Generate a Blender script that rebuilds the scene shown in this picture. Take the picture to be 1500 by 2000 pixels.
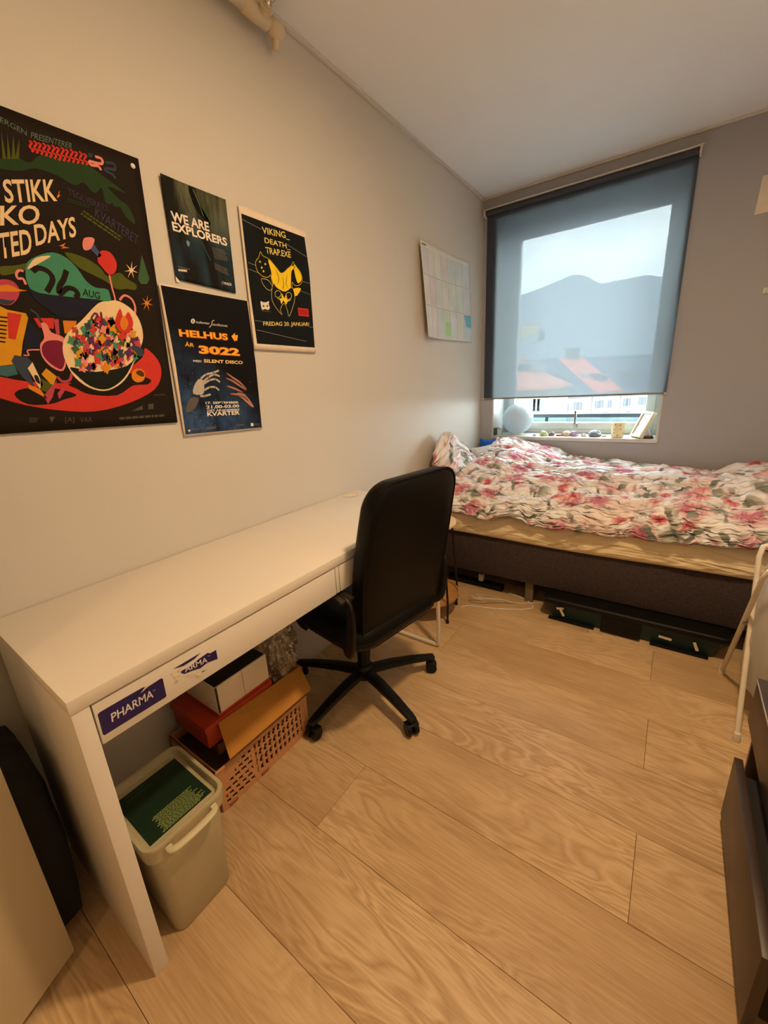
import bpy, bmesh, math, random
from mathutils import Vector, Matrix, noise
for o in list(bpy.data.objects): bpy.data.objects.remove(o)
random.seed(7)
C = bpy.context.scene.collection
SC = bpy.context.scene
# ------------------------------------------------------------------ camera
CAMP = Vector((1.29543, -0.14320, 1.24168)); FPX = 793.228; PPX, PPY = -8.36457, -8.64719
RW = ((0.8161362383, 0.5754665994, -0.0525341170), (0.1212931681, -0.2594845488, -0.9581000659), (-0.5649863785, 0.7755681542, -0.2815749106))
cam = bpy.data.cameras.new('camera'); camo = bpy.data.objects.new('camera', cam); C.objects.link(camo)
cam.sensor_fit = 'HORIZONTAL'; cam.sensor_width = 36; cam.lens = FPX / 1500 * 36
cam.shift_x = -PPX / 1500; cam.shift_y = PPY / 1500; cam.clip_start = .02; cam.clip_end = 6000
m = Matrix.Identity(4)
for i in range(3):
    m[i][0] = RW[0][i]; m[i][1] = -RW[1][i]; m[i][2] = -RW[2][i]; m[i][3] = CAMP[i]
camo.matrix_world = m; SC.camera = camo
def pt(px, py, ax, val):
    """a pixel of the photograph measured on the plane axis=val"""
    x = (px - 750 - PPX) / FPX; y = (py - 1000 - PPY) / FPX
    d = Vector([RW[0][i] * x + RW[1][i] * y + RW[2][i] for i in range(3)])
    return CAMP + d * ((val - CAMP[ax]) / d[ax])
# ------------------------------------------------------------------ sky
W = bpy.data.worlds.new('world'); SC.world = W; W.use_nodes = True
nt = W.node_tree; bg = nt.nodes['Background']
tc = nt.nodes.new('ShaderNodeTexCoord'); nz = nt.nodes.new('ShaderNodeTexNoise'); cr = nt.nodes.new('ShaderNodeValToRGB')
mp = nt.nodes.new('ShaderNodeMapping'); mp.inputs['Scale'].default_value = (1, 1, 3)
nz.inputs['Scale'].default_value = 5; nz.inputs['Detail'].default_value = 7; nz.inputs['Roughness'].default_value = .62
cr.color_ramp.elements[0].position = .3; cr.color_ramp.elements[0].color = (.58, .74, .80, 1)
cr.color_ramp.elements[1].position = .72; cr.color_ramp.elements[1].color = (.88, .98, 1.0, 1)
nt.links.new(tc.outputs['Generated'], mp.inputs[0]); nt.links.new(mp.outputs[0], nz.inputs['Vector']); nt.links.new(nz.outputs['Fac'], cr.inputs[0]); nt.links.new(cr.outputs[0], bg.inputs[0])
SKY = 13
bg.inputs[1].default_value = SKY
# ------------------------------------------------------------------ view
SC.view_settings.view_transform = 'Standard'; SC.view_settings.look = 'None'
SC.view_settings.exposure = 1.08; SC.view_settings.gamma = 1; SC.view_settings.use_curve_mapping = False
# ------------------------------------------------------------------ lamp powers (the lamps are built further down)
CEIL_W, CEIL_COL = 14, (1, .68, .375)
HALL_W, HALL_COL = 3, (1, .62, .30)

# ================================================================== helpers
def lin(c):
    return tuple(((v / 255) / 12.92 if v / 255 <= .04045 else ((v / 255 + .055) / 1.055) ** 2.4) for v in c[:3]) + (1,)
MATS = {}
def mat(name, col, rough=.6, metal=0, nscale=0, namt=.08, bump=0, bscale=60, trans=0, alpha=1, spec=.5, emit=0, coat=0):
    if name in MATS: return MATS[name]
    M = bpy.data.materials.new(name); M.use_nodes = True; t = M.node_tree; b = t.nodes['Principled BSDF']
    c = lin(col); b.inputs['Base Color'].default_value = c
    b.inputs['Roughness'].default_value = rough; b.inputs['Metallic'].default_value = metal
    b.inputs['Specular IOR Level'].default_value = spec; b.inputs['Coat Weight'].default_value = coat
    if trans: b.inputs['Transmission Weight'].default_value = trans
    if alpha < 1: b.inputs['Alpha'].default_value = alpha
    if emit: b.inputs['Emission Color'].default_value = c; b.inputs['Emission Strength'].default_value = emit
    tcn = t.nodes.new('ShaderNodeTexCoord')
    n = t.nodes.new('ShaderNodeTexNoise'); n.inputs['Scale'].default_value = nscale or 9; n.inputs['Detail'].default_value = 4
    t.links.new(tcn.outputs['Object'], n.inputs['Vector'])
    r = t.nodes.new('ShaderNodeValToRGB')
    r.color_ramp.elements[0].position = .3; r.color_ramp.elements[1].position = .7
    r.color_ramp.elements[0].color = tuple(v * (1 - namt) for v in c[:3]) + (1,); r.color_ramp.elements[1].color = tuple(min(1, v * (1 + namt)) for v in c[:3]) + (1,)
    t.links.new(n.outputs['Fac'], r.inputs[0]); t.links.new(r.outputs[0], b.inputs['Base Color'])
    if bump:
        n2 = t.nodes.new('ShaderNodeTexNoise'); n2.inputs['Scale'].default_value = bscale; n2.inputs['Detail'].default_value = 3
        bp = t.nodes.new('ShaderNodeBump'); bp.inputs['Strength'].default_value = bump; bp.inputs['Distance'].default_value = .002
        t.links.new(tcn.outputs['Object'], n2.inputs['Vector']); t.links.new(n2.outputs['Fac'], bp.inputs['Height']); t.links.new(bp.outputs[0], b.inputs['Normal'])
    MATS[name] = M; return M
class N:
    """tiny node-graph helper"""
    def __init__(s, M): s.t = M.node_tree; s.b = s.t.nodes.get('Principled BSDF')
    def n(s, ty, **k):
        x = s.t.nodes.new('ShaderNode' + ty)
        for a, v in k.items():
            if a.startswith('i_'): x.inputs[a[2:].replace('_', ' ')].default_value = v
            else: setattr(x, a, v)
        return x
    def l(s, a, b): s.t.links.new(a, b)
    def math(s, op, a, b=None, c=None):
        x = s.t.nodes.new('ShaderNodeMath'); x.operation = op
        for i, v in enumerate((a, b, c)):
            if v is None: continue
            if isinstance(v, (int, float)): x.inputs[i].default_value = v
            else: s.l(v, x.inputs[i])
        return x.outputs[0]
    def mix(s, f, a, b):
        x = s.t.nodes.new('ShaderNodeMix'); x.data_type = 'RGBA'
        for i, v in ((0, f), (6, a), (7, b)):
            if isinstance(v, (int, float)): x.inputs[i].default_value = v
            elif isinstance(v, tuple): x.inputs[i].default_value = v
            else: s.l(v, x.inputs[i])
        return x.outputs[2]
def newmat(name):
    M = bpy.data.materials.new(name); M.use_nodes = True; MATS[name] = M; return M, N(M)

def link(name, me, M, parent=None, smooth=False):
    o = bpy.data.objects.new(name, me); C.objects.link(o)
    if M is not None:
        for x in (M if isinstance(M, (list, tuple)) else [M]): me.materials.append(x)
    if parent: o.parent = parent
    if smooth:
        for p in me.polygons: p.use_smooth = True
    return o
def obj(name, bm, M, parent=None, smooth=False, auto=None):
    me = bpy.data.meshes.new(name)
    bmesh.ops.recalc_face_normals(bm, faces=bm.faces)
    bm.to_mesh(me); bm.free()
    o = link(name, me, M, parent, smooth or auto is not None)
    if auto is not None: me.set_sharp_from_angle(angle=math.radians(auto))
    return o
def empty(name, loc, rz=0):
    o = bpy.data.objects.new(name, None); C.objects.link(o); o.location = loc; o.rotation_euler = (0, 0, rz); o.empty_display_size = .05; return o
def tag(o, label, cat, group=None, kind=None):
    if label: o['label'] = label
    if cat: o['category'] = cat
    if group: o['group'] = group
    if kind: o['kind'] = kind
    return o
def base(parent, v):
    """world point -> parent's local frame (parents are only translated / turned about z)"""
    if parent is None: return Vector(v)
    return parent_matrix(parent).inverted() @ Vector(v)
def parent_matrix(p):
    mm = Matrix.Translation(p.location) @ p.rotation_euler.to_matrix().to_4x4()
    return parent_matrix(p.parent) @ mm if p.parent else mm
def box(bm, x0, x1, y0, y1, z0, z1, bev=0, seg=2, M=None):
    vs = [bm.verts.new(Vector((x, y, z)) if M is None else M @ Vector((x, y, z))) for x in (x0, x1) for y in (y0, y1) for z in (z0, z1)]
    f = [bm.faces.new([vs[i] for i in q]) for q in ((0, 1, 3, 2), (4, 6, 7, 5), (0, 4, 5, 1), (2, 3, 7, 6), (0, 2, 6, 4), (1, 5, 7, 3))]
    if bev:
        es = list({e for q in f for e in q.edges})
        bmesh.ops.bevel(bm, geom=es, offset=bev, segments=seg, profile=.5, affect='EDGES')
    return bm
def B(): return bmesh.new()
def bx(name, M, x0, x1, y0, y1, z0, z1, bev=.002, parent=None, T=None, auto=35):
    """a bevelled box given in world coordinates, linked under parent"""
    b = B(); box(b, x0, x1, y0, y1, z0, z1, bev, 2, T)
    if parent is not None: bmesh.ops.transform(b, matrix=parent_matrix(parent).inverted(), verts=b.verts)
    return obj(name, b, M, parent, auto=auto)
def sweep(bm, path, prof, closed=False, up=Vector((0, 0, 1)), caps=True, scale=None):
    """sweep a closed 2-D profile along a path"""
    P = [Vector(p) for p in path]; n = len(P); rings = []; prev = None
    for i in range(n):
        a = P[i - 1] if (i or closed) else P[i]; b_ = P[(i + 1) % n] if (i < n - 1 or closed) else P[i]
        t = (b_ - a).normalized()
        if prev is None:
            u = up if abs(t.dot(up)) < .95 else Vector((1, 0, 0)); s = t.cross(u).normalized()
        else:
            s = (prev - t * prev.dot(t)).normalized()
        prev = s; v = s.cross(t).normalized()
        k = scale[i] if scale else 1
        rings.append([bm.verts.new(P[i] + s * (x * k) + v * (y * k)) for x, y in prof])
    m_ = len(prof)
    for i in range(n if closed else n - 1):
        A, D = rings[i], rings[(i + 1) % n]
        for j in range(m_): bm.faces.new((A[j], A[(j + 1) % m_], D[(j + 1) % m_], D[j]))
    if caps and not closed: bm.faces.new(rings[0][::-1]); bm.faces.new(rings[-1])
    return bm
def circ(r, n=10): return [(r * math.cos(2 * math.pi * i / n), r * math.sin(2 * math.pi * i / n)) for i in range(n)]
def rrect(w, h, r, n=4):
    out = []
    for cx, cy, a0 in ((w / 2 - r, h / 2 - r, 0), (-w / 2 + r, h / 2 - r, 90), (-w / 2 + r, -h / 2 + r, 180), (w / 2 - r, -h / 2 + r, 270)):
        for i in range(n + 1):
            a = math.radians(a0 + 90 * i / n); out.append((cx + r * math.cos(a), cy + r * math.sin(a)))
    return out
def smooth_path(pts, n=6, closed=False):
    P = [Vector(p) for p in pts]; out = []; L = len(P)
    for i in range(L if closed else L - 1):
        p0 = P[(i - 1) % L] if (closed or i) else P[0]; p1 = P[i]; p2 = P[(i + 1) % L]; p3 = P[(i + 2) % L] if (closed or i + 2 < L) else P[-1]
        for k in range(n):
            t = k / n
            out.append(.5 * ((2 * p1) + (p2 - p0) * t + (2 * p0 - 5 * p1 + 4 * p2 - p3) * t * t + (3 * p1 - p0 - 3 * p2 + p3) * t ** 3))
    if not closed: out.append(P[-1])
    return out
def tube(name, M, path, r, parent=None, n=10, smooth_n=0, closed=False):
    if smooth_n: path = smooth_path(path, smooth_n, closed)
    path = [base(parent, p) for p in path]
    b = B(); sweep(b, path, circ(r, n), closed); return obj(name, b, M, parent, auto=50)
def lathe(bm, prof, cx=0, cy=0, n=24, z0=0):
    rings = []
    for r, z in prof:
        rings.append([bm.verts.new((cx + r * math.cos(2 * math.pi * i / n), cy + r * math.sin(2 * math.pi * i / n), z0 + z)) for i in range(n)] if r > 1e-6 else [bm.verts.new((cx, cy, z0 + z))])
    for A, D in zip(rings, rings[1:]):
        for i in range(n):
            j = (i + 1) % n
            if len(A) == 1 and len(D) == 1: continue
            if len(A) == 1: bm.faces.new((A[0], D[j], D[i]))
            elif len(D) == 1: bm.faces.new((A[i], A[j], D[0]))
            else: bm.faces.new((A[i], A[j], D[j], D[i]))
    if len(rings[0]) > 1: bm.faces.new(rings[0][::-1])
    if len(rings[-1]) > 1: bm.faces.new(rings[-1])
    return bm
def poly(bm, pts):
    return bm.faces.new([bm.verts.new(p) for p in pts])
def slab(bm, pts, nrm, th):
    """a flat outline given real thickness"""
    a = [bm.verts.new(p) for p in pts]; b_ = [bm.verts.new(Vector(p) + Vector(nrm) * th) for p in pts]
    n = len(a); bm.faces.new(a[::-1]); bm.faces.new(b_)
    for i in range(n): bm.faces.new((a[i], a[(i + 1) % n], b_[(i + 1) % n], b_[i]))
def lettering(name, s, O, U, V, M, parent, bold=0.0, lift=0, th=.0003, nosmooth=True):
    """text filling the parallelogram O + a*U + b*V"""
    cu = bpy.data.curves.new(name, 'FONT'); cu.body = s; cu.size = 1; cu.offset = bold; cu.resolution_u = 3
    t = bpy.data.objects.new('tmp', cu); C.objects.link(t)
    bpy.context.view_layer.update()
    me = bpy.data.meshes.new_from_object(t.evaluated_get(bpy.context.evaluated_depsgraph_get()))
    bpy.data.objects.remove(t); bpy.data.curves.remove(cu)
    xs = [v.co.x for v in me.vertices]; ys = [v.co.y for v in me.vertices]
    x0, x1, y0, y1 = min(xs), max(xs), min(ys), max(ys)
    U = Vector(U); V = Vector(V); O = Vector(O); nn = U.cross(V).normalized()
    im = parent_matrix(parent).inverted() if parent else Matrix.Identity(4)
    for v in me.vertices:
        v.co = im @ (O + U * ((v.co.x - x0) / (x1 - x0)) + V * ((v.co.y - y0) / (y1 - y0)) + nn * lift)
    me.name = name
    return link(name, me, M, parent)

# ================================================================== materials of the setting
def paint(name, col, b=.25):
    M, g = newmat(name); tcn = g.n('TexCoord'); n1 = g.n('TexNoise', i_Scale=1.3, i_Detail=3.0); n2 = g.n('TexNoise', i_Scale=420.0, i_Detail=2.0)
    g.l(tcn.outputs['Object'], n1.inputs['Vector']); g.l(tcn.outputs['Object'], n2.inputs['Vector'])
    c = lin(col); g.l(g.mix(n1.outputs['Fac'], tuple(v * .96 for v in c[:3]) + (1,), tuple(v * 1.04 for v in c[:3]) + (1,)), g.b.inputs['Base Color'])
    bp = g.n('Bump', i_Strength=b, i_Distance=.0006); g.l(n2.outputs['Fac'], bp.inputs['Height']); g.l(bp.outputs[0], g.b.inputs['Normal'])
    g.b.inputs['Roughness'].default_value = .55; g.b.inputs['Specular IOR Level'].default_value = .35
    return M
WALL = paint('wall_paint', (208, 202, 192)); WALLB = paint('back_wall_dimmed_paint', (168, 168, 172)); CEIL = paint('ceiling_paint', (242, 243, 243)); WALLW = paint('bounce_white_paint', (240, 240, 238)); TRIM = paint('trim_paint', (212, 206, 198), .1)  # back wall greyed for its dimmer light; unseen walls whitened to bounce daylight
def wood(name, light, dark, rough=.38):
    M, g = newmat(name); tcn = g.n('TexCoord'); oi = g.n('ObjectInfo')
    off = g.n('CombineXYZ'); g.l(g.math('MULTIPLY', oi.outputs['Random'], 37.0), off.inputs[0]); g.l(g.math('MULTIPLY', oi.outputs['Random'], 91.0), off.inputs[1])
    va = g.n('VectorMath', operation='ADD'); g.l(tcn.outputs['Object'], va.inputs[0]); g.l(off.outputs[0], va.inputs[1])
    m1 = g.n('Mapping'); m1.inputs['Scale'].default_value = (1.1, 5.5, 1); g.l(va.outputs[0], m1.inputs[0])
    n1 = g.n('TexNoise', i_Scale=1.6, i_Detail=3.0, i_Distortion=.7); g.l(m1.outputs[0], n1.inputs['Vector'])      # cathedral field
    rings = g.math('FRACT', g.math('MULTIPLY', n1.outputs['Fac'], 13.0))
    tri = g.math('ABSOLUTE', g.math('SUBTRACT', g.math('MULTIPLY', rings, 2.0), 1.0))
    m2 = g.n('Mapping'); m2.inputs['Scale'].default_value = (2.5, 60, 1); g.l(va.outputs[0], m2.inputs[0])
    n2 = g.n('TexNoise', i_Scale=3.0, i_Detail=5.0, i_Roughness=.65); g.l(m2.outputs[0], n2.inputs['Vector'])
    n3 = g.n('TexNoise', i_Scale=1.3, i_Detail=2.0); g.l(m1.outputs[0], n3.inputs['Vector'])
    n4 = g.n('TexNoise', i_Scale=1.1, i_Detail=2.0); g.l(va.outputs[0], n4.inputs['Vector'])
    patch = g.n('MapRange', i_From_Min=.42, i_From_Max=.68); g.l(n4.outputs['Fac'], patch.inputs[0])
    f = g.math('ADD', g.math('MULTIPLY', g.math('MULTIPLY', tri, patch.outputs[0]), .34), g.math('MULTIPLY', n2.outputs['Fac'], .55))
    f = g.math('ADD', f, g.math('MULTIPLY', n3.outputs['Fac'], .45)); f = g.math('SUBTRACT', f, g.math('MULTIPLY', oi.outputs['Random'], .12))
    rp = g.n('ValToRGB'); e = rp.color_ramp.elements; e[0].position = .28; e[0].color = lin(dark); e[1].position = .78; e[1].color = lin(light)
    g.l(f, rp.inputs[0]); g.l(rp.outputs[0], g.b.inputs['Base Color'])
    bp = g.n('Bump', i_Strength=.12, i_Distance=.001); g.l(f, bp.inputs['Height']); g.l(bp.outputs[0], g.b.inputs['Normal'])
    g.b.inputs['Roughness'].default_value = rough; g.b.inputs['Specular IOR Level'].default_value = .45
    return M
OAK = wood('oak_laminate', (219, 188, 146), (170, 136, 94), .33)
GAP = mat('plank_joint', (96, 66, 40), .9)
PVC = mat('window_plastic', (206, 208, 202), .35)
SILLM = mat('sill_white', (205, 205, 198), .4)
WHITE = mat('white_laminate', (226, 219, 208), .42, nscale=3, namt=.015)

# ================================================================== room shell
YB = 3.09; H = 2.485; XR = 2.06; YF = -2.1; T_ = .34
def struct(name, b, M, parent=None, auto=None):
    o = obj(name, b, M, parent, auto=auto); o['kind'] = 'structure'; return o
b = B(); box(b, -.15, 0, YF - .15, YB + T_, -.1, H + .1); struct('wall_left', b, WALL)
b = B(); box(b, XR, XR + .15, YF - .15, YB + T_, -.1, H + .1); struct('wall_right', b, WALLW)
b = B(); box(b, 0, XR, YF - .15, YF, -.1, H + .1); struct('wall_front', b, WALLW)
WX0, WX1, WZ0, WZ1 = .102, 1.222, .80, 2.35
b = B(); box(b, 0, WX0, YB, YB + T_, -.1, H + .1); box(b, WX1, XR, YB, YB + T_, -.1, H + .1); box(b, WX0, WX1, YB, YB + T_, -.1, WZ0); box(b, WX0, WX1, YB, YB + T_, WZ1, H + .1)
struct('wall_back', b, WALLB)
b = B(); box(b, 0, XR, YF, YB, H, H + .1); struct('ceiling', b, CEIL)
fl = B(); box(fl, 0, XR, YF, YB, -.1, -.012); floor = struct('floor', fl, GAP)
# planks: rows run across the room, joints as measured
WP = .2421; Y0 = .9253
rowjoint = {0: [1.351], -2: [1.353], 1: [.574], -4: [1.348], 2: [1.86], -1: [.25], 3: [.12], -3: [.5]}
i = -9
while Y0 - WP * i > YF:
    y1 = min(YB, Y0 - WP * i); y0 = max(YF, Y0 - WP * (i + 1)); i += 1
    if y1 <= y0: continue
    js = rowjoint.get(i - 1) or [.35 + ((i * 37) % 11) * .12]
    xs = [0] + [j for j in js if .05 < j < XR - .05] + [XR]
    for xa, xb in zip(xs, xs[1:]):
        g = .0005; b = B(); L = xb - xa
        box(b, -L / 2 + g, L / 2 - g, -(y1 - y0) / 2 + g, (y1 - y0) / 2 - g, -.012, 0, .0007, 1)
        o = obj('plank', b, OAK, floor); o.location = ((xa + xb) / 2, (y0 + y1) / 2, 0)
# ceiling cove
b = B()
box(b, 0, .02, YF, YB - .02, H - .01, H, .003); struct('trim_1', b, TRIM)
b = B(); box(b, 0, XR, YB - .02, YB, H - .01, H, .003); struct('trim_2', b, TRIM)
b = B(); box(b, 0, XR, YB - .014, YB, 0, .07, .002); struct('baseboard_back', b, TRIM)
b = B(); box(b, 0, .012, 1.45, YB - .014, 0, .07, .002); struct('baseboard_left', b, TRIM)
# window: lining, sill, frame, sash, pane, handle
win = empty('window_1', (.66, 3.36, .825)); win['kind'] = 'structure'
FY = 3.345
def wpart(name, b, M, auto=35):
    bmesh.ops.transform(b, matrix=Matrix.Translation(-win.location), verts=b.verts); return obj(name, b, M, win, auto=auto)
b = B(); box(b, WX0 - .0, WX1 + .0, YB - .012, FY + .02, WZ0, .825, .003); wpart('sill', b, SILLM)
b = B()
box(b, WX0, WX0 + .012, YB + .001, FY, .825, WZ1); box(b, WX1 - .012, WX1, YB + .001, FY, .825, WZ1); box(b, WX0, WX1, YB + .001, FY, WZ1 - .012, WZ1)
wpart('lining', b, SILLM)
def ring(x0, x1, z0, z1, w, y0, y1, wb=None, bev=.004):
    b = B(); wb = wb or w
    box(b, x0, x0 + w, y0, y1, z0, z1, bev); box(b, x1 - w, x1, y0, y1, z0, z1, bev)
    box(b, x0 + w, x1 - w, y0, y1, z0, z0 + wb, bev); box(b, x0 + w, x1 - w, y0, y1, z1 - w, z1, bev); return b
wpart('window_frame', ring(WX0 + .012, WX1 - .012, .826, WZ1 - .012, .035, FY, FY + .07), PVC)
wpart('sash', ring(WX0 + .046, WX1 - .046, .858, WZ1 - .045, .052, FY - .012, FY + .05, .05), PVC)
Mg, g = newmat('window_glass')
out = g.t.nodes['Material Output']; tr = g.n('BsdfTransparent'); gl = g.n('BsdfGlossy', i_Roughness=.02); mx = g.n('MixShader'); fr = g.n('Fresnel', i_IOR=1.45)
tr.inputs[0].default_value = (.96, .98, .98, 1)
g.l(g.math('MULTIPLY', fr.outputs[0], .6), mx.inputs[0]); g.l(tr.outputs[0], mx.inputs[1]); g.l(gl.outputs[0], mx.inputs[2]); g.l(mx.outputs[0], out.inputs[0])
b = B(); box(b, WX0 + .095, WX1 - .095, FY + .015, FY + .019, .905, WZ1 - .095); wpart('pane', b, Mg)
STEEL = mat('brushed_steel', (150, 150, 148), .35, 1)
b = B(); box(b, .665, .695, FY - .022, FY - .012, .868, .902, .003); box(b, .672, .688, FY - .05, FY - .02, .876, .892, .003); box(b, .671, .687, FY - .056, FY - .044, .88, 1.0, .004); wpart('handle', b, STEEL)

# ================================================================== outside
GR = mat('street_asphalt', (92, 94, 98), .9); RED = mat('red_roof_tiles', (224, 100, 78), .8, nscale=4, namt=.12); SLATE = mat('slate_roof', (52, 66, 96), .7, nscale=4, namt=.12)
ORA = mat('orange_roof_tiles', (214, 122, 96), .8, nscale=4, namt=.12)
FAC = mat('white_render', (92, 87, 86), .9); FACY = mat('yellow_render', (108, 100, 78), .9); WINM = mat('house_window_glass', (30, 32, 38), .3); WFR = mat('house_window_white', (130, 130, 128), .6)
SHOP = mat('shop_front_blue', (150, 190, 196), .5); BRICK = mat('red_door_paint', (150, 80, 80), .7)
YH = 72.0
def hz(px, py, Y=YH): return pt(px, py, 1, Y)
b = B(); box(b, -160, 220, 6, 400, -24.2, -24); o = obj('street_ground', b, GR); o['kind'] = 'structure'
# hillside with the ridge line of the photograph
def ridge(px):
    R_ = [(700, 640), (860, 610), (960, 596), (1013, 577), (1060, 560), (1090, 545), (1112, 538), (1130, 541), (1160, 556), (1200, 549), (1245, 540), (1290, 545), (1340, 548), (1420, 575), (1600, 620), (1800, 640)]
    for (a, c), (d, e) in zip(R_, R_[1:]):
        if a <= px <= d: return c + (e - c) * (px - a) / (d - a)
    return 640
def hill_z(px, Y):
    t = (Y - 110) / 1090; top = pt(px, ridge(px), 1, 1200); x = pt(px, 700, 1, Y).x
    return -24 + (top.z + 24) * (t ** 1.15) + noise.fractal(Vector((x * .01, Y * .01, 3)), 1.0, 2.0, 4) * 14 * t * (1 - t) * 2 + noise.noise(Vector((x * .05, Y * .05, 9))) * 3 * t
b = B(); rows = []
NX, NY = 120, 40
for j in range(NY + 1):
    Y = 110 + 1090 * j / NY; r = []
    for i in range(NX + 1):
        px = 760 + 1000 * i / NX; r.append(b.verts.new((pt(px, 700, 1, Y).x, Y, hill_z(px, Y))))
    rows.append(r)
for j in range(NY):
    for i in range(NX): b.faces.new((rows[j][i], rows[j][i + 1], rows[j + 1][i + 1], rows[j + 1][i]))
Mh, g = newmat('hazy_forest_hillside'); tcn = g.n('TexCoord'); n1 = g.n('TexNoise', i_Scale=.03, i_Detail=9.0, i_Roughness=.7); g.l(tcn.outputs['Object'], n1.inputs['Vector'])
rp = g.n('ValToRGB'); rp.color_ramp.elements[0].position = .35; rp.color_ramp.elements[0].color = lin((104, 118, 132)); rp.color_ramp.elements[1].position = .7; rp.color_ramp.elements[1].color = lin((128, 140, 150)); g.l(n1.outputs['Fac'], rp.inputs[0]); g.l(rp.outputs[0], g.b.inputs['Base Color']); g.b.inputs['Roughness'].default_value = 1  # blue-grey distance haze is put into the hillside colour
o = obj('hillside', b, Mh, smooth=True); o['kind'] = 'structure'
def house_part(name, b, M, root):
    bmesh.ops.transform(b, matrix=parent_matrix(root).inverted(), verts=b.verts); return obj(name, b, M, root)
def facade_windows(root, spots, Y, w, h, M=WINM):
    for px, py in spots:
        c = hz(px, py, Y); b = B(); box(b, c.x - w / 2, c.x + w / 2, Y - .1, Y + .05, c.z - h / 2, c.z + h / 2)
        f = house_part('window', b, WFR, root)
        for s in (-1, 1):
            b = B(); box(b, c.x + s * w * .23 - w * .17, c.x + s * w * .23 + w * .17, Y - .14, Y - .09, c.z - h * .42, c.z + h * .42)
            bmesh.ops.transform(b, matrix=parent_matrix(root).inverted(), verts=b.verts); obj('pane', b, M, f)
# terraced row: the street runs obliquely, its facades receding to the right
RA = math.radians(40); RP = hz(1112, 766); RE = Vector((math.cos(RA), math.sin(RA), 0)); RNm = Vector((-math.sin(RA), math.cos(RA), 0))
def rl_(px, py, w=0):
    """pixel on the vertical plane w metres behind the facade line -> local (along, behind, up)"""
    d = (pt(px, py, 1, 50) - CAMP).normalized(); o = RP + RNm * w; q = CAMP + d * ((o - CAMP).dot(RNm) / d.dot(RNm)); return Vector(((q - RP).dot(RE), w, q.z + 24))
EZ = rl_(1160, 764).z; RZ = rl_(1118, 699, 12).z; DP_ = 12
def row_house(label, pxa, pxb, roofm, wins, dorm, chim=None, sky=None):
    x0, x1 = rl_(pxa, 764).x + .03, rl_(pxb, 764).x - .03
    root = empty('terraced_house', (RP.x, RP.y, -24), RA); tag(root, label, 'house', 'houses across the street')
    P = lambda name, b, M, par=None: obj(name, b, M, par or root)
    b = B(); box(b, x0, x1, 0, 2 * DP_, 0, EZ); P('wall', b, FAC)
    b = B(); v = [b.verts.new(q) for q in ((x0, -.5, EZ - .1), (x1, -.5, EZ - .1), (x1, DP_, RZ), (x0, DP_, RZ), (x0, 2 * DP_ + .5, EZ - .1), (x1, 2 * DP_ + .5, EZ - .1), (x0, -.5, EZ - .4), (x1, -.5, EZ - .4), (x0, 2 * DP_ + .5, EZ - .4), (x1, 2 * DP_ + .5, EZ - .4))]
    for q in ((0, 1, 2, 3), (3, 2, 5, 4), (0, 3, 4), (1, 5, 2), (0, 6, 7, 1), (6, 8, 9, 7), (4, 5, 9, 8), (0, 4, 8, 6), (1, 7, 9, 5)): b.faces.new([v[k] for k in q])
    P('roof', b, roofm)
    b = B(); box(b, x0, x1, -.8, -.3, EZ - .5, EZ - .2); P('gutter', b, WFR)
    for px, py in wins:
        c = rl_(px, py); b = B(); box(b, c.x - .46, c.x + .46, -.12, .05, c.z - .72, c.z + .72); f = P('window', b, WFR)
        for sg in (-1, 1): b = B(); box(b, c.x + sg * .2 - .16, c.x + sg * .2 + .16, -.18, -.11, c.z - .62, c.z + .62); P('pane', b, WINM, f)
    for px, py in dorm:
        c = rl_(px, py, 3); b = B(); box(b, c.x - 1, c.x + 1, 3, 10, c.z - 1.05, c.z + 1.1); d = P('dormer', b, SLATE)
        b = B(); box(b, c.x - .85, c.x + .85, 2.85, 3.05, c.z - .95, c.z + .95); P('dormer_frame', b, WFR, d)
        for sg in (-1, 1): b = B(); box(b, c.x + sg * .4 - .28, c.x + sg * .4 + .28, 2.78, 2.86, c.z - .75, c.z + .75); P('dormer_pane', b, WINM, d)
    for px, py in (sky or []):
        w_ = 5.0; c = rl_(px, py, w_); sl = (RZ - EZ + .1) / (DP_ + .5); b = B(); slab(b, [Vector((c.x + du, w_ + dw, EZ - .1 + (w_ + dw + .5) * sl + .04)) for du, dw in ((-.5, -.9), (.5, -.9), (.5, .9), (-.5, .9))], (0, -.4, .9), .12); P('roof_window', b, WFR)
    if chim:
        c = rl_(chim[0], chim[1], DP_); b = B(); box(b, c.x - .9, c.x + .9, DP_ - .8, DP_ + .8, RZ - 1.2, c.z); P('chimney', b, mat('chimney_render', (80, 80, 84), .9))
    return root
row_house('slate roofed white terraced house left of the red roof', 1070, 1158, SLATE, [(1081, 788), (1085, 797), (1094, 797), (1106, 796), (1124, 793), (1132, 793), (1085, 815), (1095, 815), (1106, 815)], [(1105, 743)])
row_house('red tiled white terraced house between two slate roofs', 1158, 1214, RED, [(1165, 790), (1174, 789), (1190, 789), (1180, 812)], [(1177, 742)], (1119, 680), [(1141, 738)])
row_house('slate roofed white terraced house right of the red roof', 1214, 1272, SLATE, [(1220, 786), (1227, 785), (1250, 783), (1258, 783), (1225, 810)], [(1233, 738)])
row_house('white terraced house with slate roof at the far right of the street', 1272, 1370, SLATE, [(1285, 785), (1320, 783)], [])
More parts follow.
